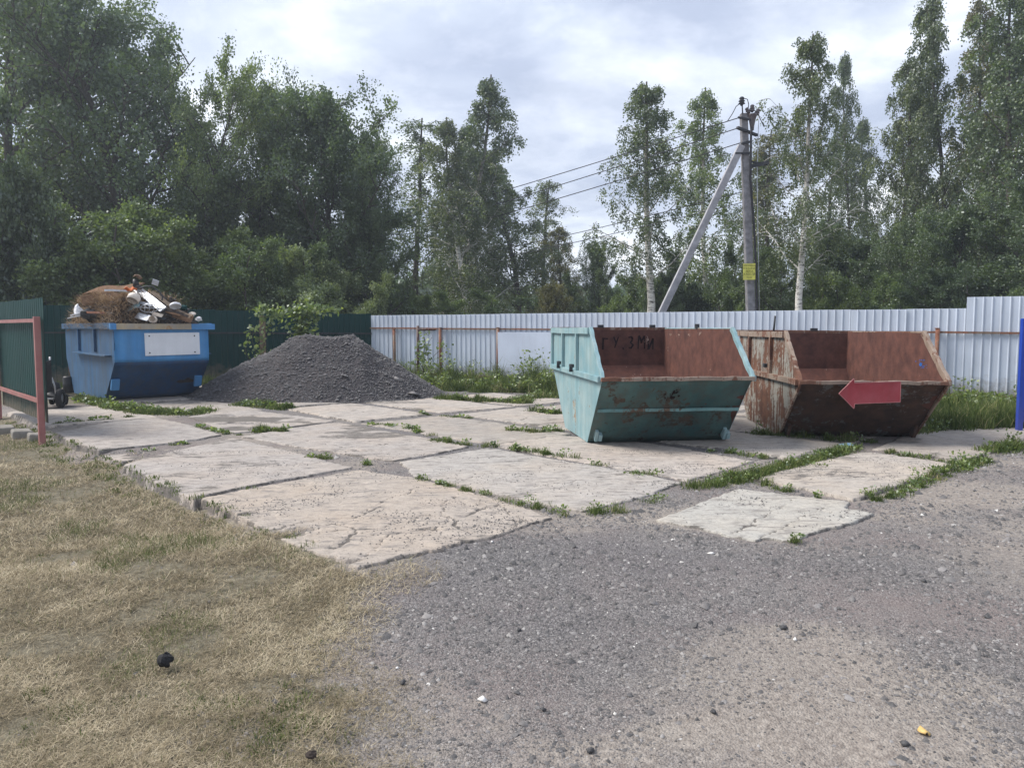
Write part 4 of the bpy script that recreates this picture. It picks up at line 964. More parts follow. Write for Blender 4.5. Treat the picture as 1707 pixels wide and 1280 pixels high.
rust_q = (4.269, 14.088, -0.078, 1.964, 3.775, 1.54, 3.0, 0.86, 2.836, 0.69, 0.0)
x, y, yaw, W, L, H, t, zl, bf, bb, z0 = rust_q
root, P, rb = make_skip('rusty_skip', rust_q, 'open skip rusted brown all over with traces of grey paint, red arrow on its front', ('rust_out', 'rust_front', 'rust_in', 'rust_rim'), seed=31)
RUST = (root, P)
for v, s in ((0, -1), (W, 1)):
    rb(P(0, v + s * 0.02, H - 0.03), P(t, v + s * 0.02, H - 0.03), 0.09, 0.05, (1, 0, 0), 8, 0.005)
    rb(P(t, v, H), P(L, v, zl), 0.09, 0.055, (1, 0, 0), 10, 0.008)
    rb(P(0.0, v + s * 0.03, zl), P(L - 0.02, v + s * 0.03, zl), 0.08, 0.06, (1, 0, 0), 8, 0.004, 'side_rail')
    for u in (0.9, 2.3):
        rb(P(u, v + s * 0.025, zl + 0.04), P(u, v + s * 0.025, H - 0.06), 0.07, 0.045, (1, 0, 0), 3, 0.003, 'rib')
    rb(P(L + 0.005, v, zl - 0.02), P(bf + 0.005, v, 0.02), 0.05, 0.03, (1, 0, 0), 8, 0.004, 'corner_bead')
rb(P(-0.01, -0.03, H), P(-0.01, W + 0.03, H), 0.05, 0.05, (0, 0, 1), 8, 0.004, 'rim_bar')
rb(P(L + 0.01, -0.02, zl), P(L + 0.01, W + 0.02, zl), 0.07, 0.05, (0, 0, 1), 14, 0.012, 'lip_bar')
b = MB(); b.box(P(2.2, -0.08, zl + 0.16), (0.05, 0.12, 0.06)); b.build('lifting_hook', M['black_steel'], root, bevel=0.006)
b = MB(); b.box(P(0.0, 1.35, H + 0.045), (0.12, 0.06, 0.05)); b.build('hinge_bracket', M['black_steel'], root)
MB().tube([P(0.0, 0.62, H), P(0.0, 0.64, H + 0.30)], 0.018, 6).build('stub_rod', M['black_steel'], root)
for v in (0.08, W - 0.08):
    b = MB(); b.box(P(bf + 0.14, v, 0.12), (0.05, 0.16, 0.22), (0.5, 0, 0)); b.build('towing_lug', M['rust_front'], root, bevel=0.005)
splat('blue_spray_mark', 'blue_spray', root, 0.0, zl + 0.22, 0.085, 16, 8, lambda u, z, e: P(3.0 + u * 2.6, W - 0.012 - e, z))
# red arrow on the lip
arrow = empty('arrow_sign', label='red arrow shaped metal sign pointing left on the front of the rusty skip', cat='sign')
ax_, ay_ = 4.62, 10.17
arrow.location = (0, 0, 0); Ya = 10.10
def AR(px, py): q = at(px, py, Ya); return (q.x, q.z)
apx = [(1398, 656), (1423, 631), (1424, 638), (1501, 636), (1500, 670), (1424, 673), (1423, 681)]
pl = [AR(*p) for p in apx]; c0 = AR(1455, 655); arrow.location = (c0[0], Ya, c0[1])
pl = [(a - c0[0], b_ - c0[1]) for a, b_ in pl]
MB().prism(pl, -0.006, 0.006, lambda a, b_, w: (a, w, b_)).build('arrow_plate', M['red_sign'], arrow, bevel=0.002)
b = MB()
for a, c in zip(pl, pl[1:] + pl[:1]): b.bar((a[0], -0.008, a[1]), (c[0], -0.008, c[1]), 0.007, 0.011, up=(0, 1, 0), n=4, wob=0.0015)
b.build('edge_trim', M['pink_edge'], arrow)
for k in (0.1, -0.2): MB().bar((k, 0.01, 0.10), (k, 0.10, 0.12), 0.02, 0.02).build('bracket', M['black_steel'], arrow)

blue_q = (-11.229, 18.901, 0.762, 2.018, 3.931, 1.66, 3.9, 0.855, 3.127, 0.586, 0.02)
x, y, yaw, W, L, H, t, zl, bf, bb, z0 = blue_q
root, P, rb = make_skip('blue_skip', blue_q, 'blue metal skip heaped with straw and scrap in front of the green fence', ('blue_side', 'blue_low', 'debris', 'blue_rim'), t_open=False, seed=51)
BLUE = (root, P)
for v, s in ((0, -1), (W, 1)):
    rb(P(-0.04, v + s * 0.03, H - 0.02), P(L + 0.04, v + s * 0.03, H - 0.02), 0.13, 0.09, (1, 0, 0), 8, 0.004, mt='blue_side' if v == 0 else 'blue_rim')
    for u in (1.3, 2.6): rb(P(u, v + s * 0.03, zl + 0.2), P(u, v + s * 0.03, H - 0.09), 0.07, 0.05, (1, 0, 0), 3, 0.003, 'rib', 'blue_side')
    rb(P(1.1, v + s * 0.07, zl + 0.16), P(L - 0.2, v + s * 0.07, zl + 0.14), 0.03, 0.14, (1, 0, 0), 4, 0.003, 'side_ledge', 'blue_side')
rb(P(-0.03, 0.0, H - 0.02), P(-0.03, W, H - 0.02), 0.09, 0.13, (0, 0, 1), 6, 0.004)
rb(P(L + 0.035, -0.08, H - 0.035), P(L + 0.035, W * 0.02, H - 0.035), 0.09, 0.13, (0, 0, 1), 2, 0)
rb(P(L + 0.033, W * 0.02, H - 0.033), P(L + 0.033, W * 0.80, H - 0.033), 0.088, 0.126, (0, 0, 1), 6, 0.003, 'front_rim', 'ochre_rim')
rb(P(L + 0.035, W * 0.80, H - 0.035), P(L + 0.035, W + 0.13, H - 0.035), 0.09, 0.13, (0, 0, 1), 2, 0)
b = MB(); b.box(P(L + 0.022, W * 0.60, 1.24), (W * 0.59, 0.012, 0.50), (0, -0.01, 0)); pq = b.build('plaque', M['plaque'], root, bevel=0.002)
b = MB()
for dx in (-0.50, 0.48):
    for dz_ in (-0.19, 0.18): b.lathe([(0.0, 0.014), (0.016, 0.01), (0.016, 0.0)], 8, P(L + 0.03, W * 0.60 + dx, 1.24 + dz_), Matrix.Rotation(math.pi / 2, 3, 'X'))
b.build('rivet', M['black_steel'], pq)
for v in (0.10, W - 0.13):
    b = MB(); b.box(P(bf + 0.43, v, 0.36), (0.17, 0.07, 0.26), (0.35, 0, 0)); b.build('foot_lug', M['blue_rim'], root, bevel=0.01)

# ------------------------------------------------------------------ scrap heaped in the blue skip
rootB, PB = BLUE; MW = Matrix.Translation((x, y, z0)) @ Matrix.Rotation(yaw, 4, 'Z')
def BW(u, v, z): return MW @ Vector(PB(u, v, z))
def heap_h(u, v):
    a = np.clip(np.minimum(np.minimum((u) / 0.8, (L - u) / 0.75), np.minimum(v / 0.22, (W - v) / 0.45)), 0, 1)
    side = 0.62 - 0.10 * np.clip((v - 1.0) / 1.0, 0, 1) 
    return H - 0.06 + sstep(0, 1, a) * side * (0.75 + 0.5 * fbm(u * 1.6, v * 1.6, 71)) + (fbm(u * 7, v * 7, 72) - 0.5) * 0.12
us = np.linspace(0.02, L - 0.02, 90); vs2 = np.linspace(0.02, W - 0.02, 60); U, Vv = np.meshgrid(us, vs2, indexing='ij'); Zh = heap_h(U, Vv)
pts = np.array(MW)[:3, :3] @ np.stack([Vv.ravel(), -U.ravel(), Zh.ravel()]) + np.array(MW)[:3, 3:4]
i = np.arange(U.size).reshape(U.shape); Fc = np.stack([i[:-1, :-1], i[1:, :-1], i[1:, 1:], i[:-1, 1:]], -1).reshape(-1, 4)
tag(link('scrap_heap', mesh_np('scrap_heap', pts.T, Fc, None, False), M['debris']), kind='stuff')
def straw_on_heap(name, n, ulo, uhi, vlo, vhi, dz_, hlen, mat):
    u = R.uniform(ulo, uhi, n); v = R.uniform(vlo, vhi, n); z = heap_h(u, v) + R.uniform(0, 1, n) ** 1.5 * dz_ * np.clip(1 - np.abs((u - (ulo + uhi) / 2) / (uhi - ulo) * 2) ** 3, 0, 1)
    p_ = (np.array(MW)[:3, :3] @ np.stack([v, -u, z]) + np.array(MW)[:3, 3:4]).T
    me = blades_mesh(name, p_, R.uniform(0.6, 1.3, n) * hlen, R.uniform(0.008, 0.018, n), R.uniform(1.0, 1.8, n), np.clip(R.normal(0.55, 0.25, n), 0, 1), bend=R.uniform(-.3, .4, n))
    return tag(link(name, me, M[mat]), kind='stuff')
straw_on_heap('reed_straw', 12000, 0.3, 3.75, -0.02, 1.0, 0.10, 0.26, 'reed')
straw_on_heap('loose_reed', 3500, 0.2, 3.9, -0.05, 1.7, 0.10, 0.3, 'reed')
YB = 16.9
def scr(b_or, name, mat, label, cat, **kw): return b_or.build(name, M[mat], None, label=label, cat=cat, **kw)
def AP(px, py, Y=YB): return at(px, py, Y)
def frame_tube(pts, Y): return [AP(*p, Y) for p in pts]
# long pale metal channel
a, c = AP(228, 481, 17.3), AP(272, 516, 16.6); scr(MB().bar(a, c, 0.17, 0.035, up=(0.2, -1, 0.5), n=4, wob=0.01), 'metal_channel', 'pale_metal', 'long pale metal channel lying aslant on top of the scrap', 'metal channel', bevel=0.006)
a, c = AP(175, 484, 17.0), AP(215, 485, 17.0); scr(MB().bar(a, c, 0.05, 0.04, n=3, wob=0.01), 'pale_lath', 'pale_metal', 'thin pale lath lying level across the straw', 'lath')
a, c = AP(138, 484, 17.9), AP(218, 477, 17.9)
o = scr(MB().grid(lambda u, v: (a.x + (c.x - a.x) * u, a.y + 0.7 * v, a.z + (c.z - a.z) * u - 0.10 + 0.20 * v + 0.02 * math.sin(9 * u)), 10, 4), 'cardboard_sheet', 'cardboard', 'brown board lying on the straw at the back of the skip load', 'board', solid=0.04)
def pot(cp, r, h, rot, name, mat, label, cat):
    b = MB(); m_ = Euler(rot).to_matrix(); b.lathe([(0.0, 0), (r * 0.75, 0), (r, h * 0.3), (r, h), (r * 0.93, h), (r * 0.9, h * 0.3), (0, h * 0.1)], 16, cp, m_); return b.build(name, M[mat], None, label=label, cat=cat)
pot(AP(226, 492, 16.75), 0.135, 0.17, (2.5, 0.2, 0), 'enamel_pot', 'cream', 'cream enamel pot tipped over on the scrap, dark inside', 'pot')
pot(AP(258, 533, 16.45), 0.075, 0.20, (1.4, 1.2, 0), 'white_jug', 'cream', 'off white plastic jug lying at the front rim of the skip', 'jug')
pot(AP(292, 507, 16.8), 0.12, 0.07, (2.7, -0.3, 0), 'white_basin', 'white_plastic', 'white basin upside down on the right of the scrap', 'basin')
pts = frame_tube([(232, 481), (243, 477), (255, 478), (266, 487), (271, 494), (270, 501)], 16.9)
scr(MB().tube(pts, 0.016, 6), 'bent_tube', 'black_steel', 'dark bent tube arching over the pale channel', 'tube')
b = MB(); cc = AP(248, 514, 16.6); ring = [cc + Vector((0.2 * math.cos(k), 0.02, 0.09 * math.sin(k))) for k in np.arange(0, 6.6, 0.4)]; b.tube(ring, 0.012, 5)
for k in (-.1, 0.0, .1): b.tube([cc + Vector((k, 0, -.09)), cc + Vector((k + .03, 0, .09))], 0.009, 5)
b.tube([cc + Vector((-.3, 0, .02)), cc + Vector((.3, 0, .0))], 0.01, 5)
b.build('wire_rack', M['chrome'], None, label='grey wire rack half buried in the scrap', cat='wire rack')
# dark boot and cap at the top
q = AP(226, 473, 17.2); b = MB(); b.tube([q + Vector((0, 0, -.10)), q + Vector((.01, 0, .0)), q + Vector((-.01, 0, .10))], [.06, .07, .05], 8); b.tube([q + Vector((0, 0, -.06)), q + Vector((.16, -.05, -.09))], [.06, .04], 8)
b.build('dark_boot', M['black_plastic'], None, label='black boot sticking up at the top of the scrap heap', cat='boot')
q = AP(230, 462, 17.2); b = MB(); b.grid(lambda u, v: (q.x + .16 * (u - .5) + .03 * math.sin(5 * v), q.y + .12 * (v - .5), q.z + .05 * math.sin(3 * u + 2 * v)), 5, 4)
b.build('pale_rag', M['wood_post'], None, solid=0.02, label='pale rag draped on the black boot', cat='rag')
q = AP(259, 471, 17.4); MB().box(q, (.14, .02, .13), (0.3, .35, .2)).build('plastic_scrap', M['pale_metal'], None, bevel=.004, label='grey plastic scrap standing up behind the bent tube', cat='plastic scrap')
q = AP(218, 482, 16.9); b = MB(); b.grid(lambda u, v: (q.x + .22 * (u - .5), q.y + .15 * (v - .5), q.z + .05 * math.sin(7 * u) * math.cos(5 * v)), 6, 5)
b.build('orange_rag', M['orange'], None, solid=.02, label='small orange rag beside the cream pot', cat='rag')
# white crumpled bag on the left, pipe offcuts
def crumple(name, mat, label, cat, px, py, Y, sx, sy, sz, seed):
    rr = np.random.default_rng(seed); b = MB(); q = AP(px, py, Y); n1, n2 = 9, 12
    def fn(u, v):
        th = math.pi * u; ph = 2 * math.pi * v; k = 0.65 + 0.7 * float(vn(np.array(u * 6 + seed), np.array((v % 1.0) * 8), seed))
        return (q.x + sx * math.sin(th) * math.cos(ph) * k, q.y + sy * math.sin(th) * math.sin(ph) * k, q.z + sz * math.cos(th) * k)
    b.grid(fn, n1, n2); o = b.build(name, M[mat], None, label=label, cat=cat)
    for p_ in o.data.polygons: p_.use_smooth = False
    return o
crumple('white_bag', 'white_plastic', 'crumpled white plastic bag on the left corner of the skip load', 'plastic bag', 131, 519, 17.4, .09, .1, .13, 3)
crumple('bin_liner', 'black_plastic', 'black bin liner tucked under the straw on the left of the load', 'plastic bag', 150, 526, 17.0, .2, .2, .14, 4)
crumple('white_foam', 'white_plastic', 'broken white foam piece at the right end of the scrap', 'foam', 331, 532, 17.2, .07, .1, .05, 7)
crumple('pale_foam', 'cream', 'pale foam lump above the right end of the rim', 'foam', 320, 524, 17.3, .07, .1, .05, 8)
crumple('green_rag', 'green_sheet', 'dark green rag behind the white basin', 'rag', 304, 513, 17.2, .12, .1, .06, 9)
for k, (p0_, p1_, mt, lb) in enumerate([((113, 531), (138, 525), 'white_plastic', 'lower white plastic strip poking out over the left rim'), ((118, 526), (140, 521), 'white_plastic', 'upper white plastic strip poking out over the left rim')]):
    MB().bar(AP(*p0_, 17.3), AP(*p1_, 17.3), .06, .02, n=3, wob=.01).build('plastic_strip', M[mt], None, label=lb, cat='plastic strip', bevel=.003)
rb2 = random.Random(3); NL = ['pale', 'charred', 'thin grey', 'brown', 'dark split', 'short grey', 'rusty', 'long brown', 'blackened', 'narrow pale', 'bent dark', 'dull grey']
ws = ['beside the cream pot', 'under the wire rack', 'at the front rim', 'right of the jug', 'under the white basin', 'near the foam', 'on the left slope', 'in the middle of the load', 'behind the jug', 'below the pale channel', 'above the plaque', 'at the right slope']
for k in range(12):
    px_ = [240, 250, 215, 285, 295, 312, 160, 205, 255, 262, 230, 305][k]; py_ = [505, 522, 530, 525, 520, 527, 520, 520, 528, 520, 533, 522][k]; Yk = 16.75
    a = AP(px_ - rb2.uniform(10, 24), py_ - rb2.uniform(-5, 9), Yk + .1); c = AP(px_ + rb2.uniform(8, 22), py_ + rb2.uniform(-2, 8), Yk - .1)
    MB().bar(a, c, rb2.uniform(.03, .08), rb2.uniform(.015, .03), up=(rb2.uniform(-.5, .5), -1, .4), n=3, wob=.008).build('wood_scrap', M[['pale_metal', 'debris', 'wood_post', 'cardboard', 'debris', 'wood_post', 'rust', 'cardboard', 'black_steel', 'cream', 'debris', 'wood_post'][k]], None,
        label=f'{NL[k]} stick of scrap {ws[k]} in the blue skip', cat='stick', group='sticks and laths in the skip load')
for k, (px_, py_, Yk, sx_, sz_, rt, mt_, lb_) in enumerate([
    (205, 500, 17.2, .75, .30, (1.1, .1, .2), 'cardboard', 'dark brown board half covered by the reed straw'), (238, 528, 16.6, .34, .16, (.9, .2, -.3), 'pale_metal', 'small grey metal panel at the middle of the front rim'),
    (282, 518, 16.9, .55, .2, (.8, .5, .3), 'debris', 'charred board under the white basin'), (190, 530, 16.7, .5, .18, (1.0, -.15, .4), 'debris', 'dark board sticking out below the straw'),
    (305, 528, 16.9, .42, .2, (.9, .35, .2), 'cardboard', 'brown board at the right front rim'), (222, 512, 16.7, .3, .14, (.7, -.4, .1), 'teal', 'small blue green panel in the middle of the scrap'),
    (268, 498, 17.1, .5, .12, (.6, .65, .1), 'wood_post', 'grey board behind the pale channel'), (160, 498, 17.6, .6, .25, (1.2, -.2, .3), 'cardboard', 'brown board at the left end of the load')]):
    bb_ = MB(); bb_.box((0, 0, 0), (sx_, sz_, .02)); oo = bb_.build('scrap_board', M[mt_], None, bevel=.004, label=lb_, cat='board', group='boards in the skip load'); oo.location = AP(px_, py_, Yk); oo.rotation_euler = rt
# small loose bits
Pn = []; 
n = 260; u = R.uniform(0.2, L - .15, n); v = R.uniform(0.1, W - .1, n); z = heap_h(u, v)
p_ = (np.array(MW)[:3, :3] @ np.stack([v, -u, z + .03]) + np.array(MW)[:3, 3:4]).T
tag(link('scrap_bits', stones_mesh('scrap_bits', p_, R.uniform(.02, .07, n), R.uniform(.1, 1.0, n), .5), M['gravel']), kind='stuff')

# dark barrel at the far side of the blue skip
x_, y_ = G(115, 655); b = MB(); b.lathe([(0, 0), (.12, 0), (.13, .04), (.13, .2), (.135, .22), (.125, .24), (.13, .38), (.11, .42), (0, .42)], 18)
o = b.build('plastic_barrel', M['black_plastic'], None, label='small black barrel standing at the left foot of the blue skip', cat='barrel'); o.location = (x_, y_, 0)

# ------------------------------------------------------------------ push mower behind the gate
def mower():
    Ym = 14.9
    xw, yw = G(100, 680); root = empty('push_mower', (xw - .25, yw, 0), 0.0, label='dark push mower with tube handle standing behind the gate post', cat='lawn mower')
    def Lc(px, py, Y=yw): q = at(px, py, Y); return (q.x - root.location.x, q.y - root.location.y, q.z)
    def wheel(cx_, cy_, r, w):
        o = MB().lathe([(r * .55, -w / 2), (r * .9, -w / 2), (r, -w * .3), (r, w * .3), (r * .9, w / 2), (r * .55, w / 2)], 20, (0, 0, 0), Matrix.Rotation(math.radians(90), 3, 'Y')).build('wheel', M['rubber'], root)
        o.location = (cx_, cy_, r); o.rotation_euler = (0, 0, 0.25)
        MB().lathe([(0, -w * .3), (r * .56, -w * .25), (r * .56, w * .25), (0, w * .3)], 14, (0, 0, 0), Matrix.Rotation(math.radians(90), 3, 'Y')).build('rim', M['chrome'], o)
    wheel(.27, 0, .195, .10); wheel(-.35, .1, .195, .10); wheel(.0, .6, .12, .07); wheel(-.3, .65, .12, .07)
    b = MB(); b.grid(lambda u, v: (-.28 + .46 * u, .02 + .62 * v, .20 + .14 * math.sin(math.pi * u) * math.sin(math.pi * min(1, v * 1.2)) ** .6), 10, 10); b.build('deck', M['black_plastic'], root, solid=.02)
    MB().box((-.05, -.03, .19), (.42, .07, .03)).build('front_bar', M['chrome'], root, bevel=.006)
    MB().lathe([(.15, .30), (.16, .38), (.14, .48), (.06, .52), (0, .52)], 14, (-.08, .3, 0)).build('engine', M['black_plastic'], root)
    b = MB(); b.grid(lambda u, v: (-.12 + .30 * u, -.12 - .10 * math.sin(math.pi * u), .36 + .62 * v - .06 * math.sin(math.pi * u)), 8, 5); b.build('grass_bag', M['rubber'], root, solid=.05)
    MB().tube([(.16, .05, .18), (.16, 0.0, .45), (.12, -.02, .62)], .016, 8).build('handle_tube', M['chrome'], root)
    MB().tube([(-.34, .05, .18), (-.34, 0.0, .45), (-.3, -.02, .62)], .016, 8).build('handle_tube', M['chrome'], root)
    MB().tube([(-.3, -.02, .8), (-.05, -.08, .80), (.08, -.1, .84), (.15, -.1, .92), (.155, -.1, 1.04)], .018, 8).build('grip', M['chrome'], root)
    MB().tube([(-.3, 0, .52), (.14, 0, .52)], .012, 6).build('cross_tube', M['chrome'], root)
mower()

# ------------------------------------------------------------------ utility pole
def pole():
    Y = 21.8; base = at(1256, 640, Y); top = at(1239.5, 190, Y)
    root = empty('utility_pole', (base.x, base.y, 0), label='grey concrete power pole with a slanted brace and yellow notice behind the silver fence', cat='utility pole')
    r = Vector(root.location)
    def Q(px, py, Yo=0.0): return at(px, py, Y + Yo) - r
    a = Q(1256, 655); c = Q(1239.5, 190)
    d = (c - a).normalized(); b = MB(); vs_ = []; 
    for t_, w in ((0, .25), (.5, .215), (1, .19)):
        p_ = a.lerp(c, t_)
        for sx, sy in ((-1, -1), (1, -1), (1, 1), (-1, 1)): vs_.append(p_ + Vector((sx * w / 2, sy * w / 2, 0)))
    b.add(vs_, [(0, 1, 5, 4), (1, 2, 6, 5), (2, 3, 7, 6), (3, 0, 4, 7), (4, 5, 9, 8), (5, 6, 10, 9), (6, 7, 11, 10), (7, 4, 8, 11), (8, 9, 10, 11), (3, 2, 1, 0)])
    b.build('pole_shaft', M['pole'], root, bevel=0.02)
    a = Q(1046, 640, .1); c = Q(1236, 243, -.12)
    MB().bar(a, c, .19, .19, up=(0, 1, 0)).build('brace', M['brace'], root, bevel=0.015)
    # cross arm and clamps
    MB().bar(Q(1229, 213, -.3), Q(1262, 226, .1), .09, .07).build('cross_arm', M['black_steel'], root, bevel=.008)
    MB().bar(Q(1230, 196, -.15), Q(1252, 200, -.15), .05, .05).build('band', M['black_steel'], root)
    MB().bar(Q(1225, 256, -.18), Q(1252, 256, -.18), .06, .05).build('band', M['black_steel'], root)
    MB().bar(Q(1236, 240, -.18), Q(1253, 236, -.18), .06, .06).build('band', M['black_steel'], root)
    MB().bar(Q(1253, 277, -.05), Q(1282, 271, -.25), .05, .10).build('bracket', M['black_steel'], root)
    MB().bar(Q(1253, 270, .05), Q(1280, 275, -.2), .04, .05).build('bracket', M['black_steel'], root)
    def insul(px, py, s, lean=0.0, Yo=-.1):
        m_ = Matrix.Rotation(lean, 3, 'Y'); b = MB()
        b.lathe([(0, -.1), (.03, -.1), (.045, -.06), (.09, -.05), (.05, -.01), (.05, 0), (.085, .01), (.05, .05), (.05, .06), (.07, .08), (.04, .12), (0, .12)], 12, Q(px, py, Yo), m_ * s); return b
    o = insul(1236.5, 170, 1.1); o.tube([Q(1237, 174, -.1), Q(1238, 190, -.1)], .018, 6); o.build('insulator', M['black_steel'], root)
    o = insul(1247, 186, .9, -.5); o.build('insulator', M['glaze'], root); o = insul(1254, 182, .95); o.build('insulator', M['glaze'], root); o = insul(1262, 188, .9, .5); o.build('insulator', M['glaze'], root)
    MB().lathe([(0, -.33), (.05, -.31), (.06, -.2), (.10, .0), (.13, .1), (.14, .13), (0, .13)], 12, Q(1254, 199, -.1)).build('cable_termination', M['glaze'], root)
    MB().tube([Q(1254, 210, -.1), Q(1252, 222, -.2), Q(1251, 300, -.2), Q(1257, 380, -.2), Q(1260, 440, -.2), Q(1262, 520, -.2), Q(1262, 640, -.2)], .032, 6).build('riser_cable', M['cable'], root)
    MB().tube([Q(1265, 190, 0), Q(1264, 225, 0), Q(1262, 300, 0), Q(1264, 420, 0), Q(1266, 520, 0)], .012, 5).build('earth_wire', M['pale_metal'], root)
    MB().tube([Q(1236, 169, -.1), Q(1241, 164.5, -.1), Q(1246, 166, -.1), Q(1248, 174, -.1), Q(1247, 183, -.1)], .012, 5).build('jumper_wire', M['cable'], root)
    MB().tube([Q(1235, 172, -.1), Q(1227, 178, -.1), Q(1221, 190, -.1), Q(1213, 202, -.2)], .012, 5).build('jumper_wire', M['cable'], root)
    MB().tube([Q(1263, 188, -.1), Q(1268, 200, -.1), Q(1274, 212, 0)], .012, 5).build('jumper_wire', M['cable'], root)
    s0 = Q(1249, 453, -.24)
    MB().box(s0, (.345, .02, .46), (0, -.02, 0)).build('notice', M['yellow'], root, bevel=.003)
    nt = root.children[-1]
    for k, (tx, sz) in enumerate([('ВНИМАНИЕ', .062), ('ОХРАННАЯ', .075), ('ЗОНА', .082), ('КАБЕЛЯ', .085), ('10 кВ', .062)]):
        me = text_mesh(tx, sz); me.materials.append(M['ink'])
        link('lettering', me, None, nt, (s0.x, s0.y - .0125, s0.z + .15 - k * .083), (math.radians(90), 0, 0))
    # overhead wires running off to the left
    for k, (p0_, p1_, p2_) in enumerate([((1237, 195), (1160, 218), (640, 372)), ((1230, 214), (1160, 238), (640, 392)), ((1246, 235), (1150, 261), (640, 410))]):
        A_ = at(p0_[0], p0_[1], Y - .1); B_ = at(p2_[0], p2_[1], 62)
        pts = [A_.lerp(B_, t_) - Vector((0, 0, 1.1 * 4 * t_ * (1 - t_) * .15)) for t_ in np.linspace(0, 1, 24)]
        MB().tube(pts, [.014 + .016 * i / 23 for i in range(24)], 5).build('overhead_wire', M['cable'], None, label=['topmost overhead wire running left from the power pole', 'middle one of the three upper overhead wires', 'lowest of the three upper overhead wires'][k], cat='wire', group='overhead wires')
    for k, (p0_, p2_) in enumerate([((1246, 318), (640, 440)), ((1248, 335), (640, 452))]):
        A_ = at(*p0_, Y - .1); B_ = at(*p2_, 62)
        pts = [A_.lerp(B_, t_) - Vector((0, 0, .9 * 4 * t_ * (1 - t_) * .5)) for t_ in np.linspace(0, 1, 24)]
        MB().tube(pts, [.011 + .012 * i / 23 for i in range(24)], 5).build('overhead_wire', M['cable'], None, label=['upper of the two low thin wires left of the power pole', 'lower of the two low thin wires left of the power pole'][k], cat='wire', group='overhead wires')
pole()

# ------------------------------------------------------------------ small things on the ground
o = crumple('litter_bag', 'bag_blue', 'crushed pale blue plastic litter in the grass before the rusty skip', 'litter', 1410, 742, G(1410, 742)[1], .10, .07, .03, 12)
o = crumple('black_clod', 'rubber', 'lone black clod lying on the dry mown grass', 'clod', 275, 1100, G(275, 1104)[1], .035, .035, .03, 13)
o = crumple('dark_lump', 'debris', 'small dark lump near the bottom edge between grass and gravel', 'stone', 519, 1258, G(519, 1260)[1], .018, .018, .015, 15)
for k, (px, py, s_, lb) in enumerate([(662, 1110, .014, 'small bright white pebble left of centre in the gravel'), (820, 908, .02, 'white pebble in the dark gravel by the cracked slab'), (1325, 1068, .015, 'white pebble in the middle of the right gravel'), (1186, 928, .025, 'flat white chip in front of the pale slab'), (805, 1168, .03, 'flat pale stone chip beside a black pebble')]):
    x_, y_ = G(px, py, -.04); zz_ = float(ground_z(np.array(x_), np.array(y_)))
    link('pebble', stones_mesh('pebble', np.zeros((1, 3)), np.array([s_]), np.array([1.0]), .5), flat('white_pebble', (.75, .73, .7)), None, (x_, y_, zz_ + s_ * .3)); tag(COL.objects[-1], label=lb, cat='pebble', group='pale pebbles on the gravel')
for k, (px, py, s_, lb) in enumerate([(905, 1184, .018, 'round black pebble beside the flat pale chip'), (672, 1135, .022, 'black stone below the bright white pebble'), (865, 1050, .02, 'black stone in the centre of the gravel'), (1540, 975, .02, 'black stone at the right of the gravel'), (1508, 1246, .02, 'black stone near the bottom right'), (1188, 1190, .02, 'black stone on the pale sandy patch'), (1305, 1050, .024, 'black stone beside the white pebble at the right'), (984, 1253, .022, 'black stone near the bottom centre')]):
    x_, y_ = G(px, py, -.04); zz_ = float(ground_z(np.array(x_), np.array(y_)))
    link('pebble', stones_mesh('pebble', np.zeros((1, 3)), np.array([s_]), np.array([0.0]), .7), M['pile'], None, (x_, y_, zz_ + s_ * .4)); tag(COL.objects[-1], label=lb, cat='pebble', group='black stones on the gravel')
x_, y_ = G(1540, 1226, -.04)
b = MB(); b.grid(lambda u, v: (x_ + .05 * (u - .5) * math.sin(math.pi * (.1 + .8 * v)), y_ + .05 * (v - .5), float(ground_z(np.array(x_), np.array(y_))) + .012 + .01 * math.sin(4 * u)), 5, 5)
b.build('yellow_leaf', M['yellow_leaf'], None, solid=.0015, label='single yellow fallen leaf at the bottom right of the gravel', cat='leaf')

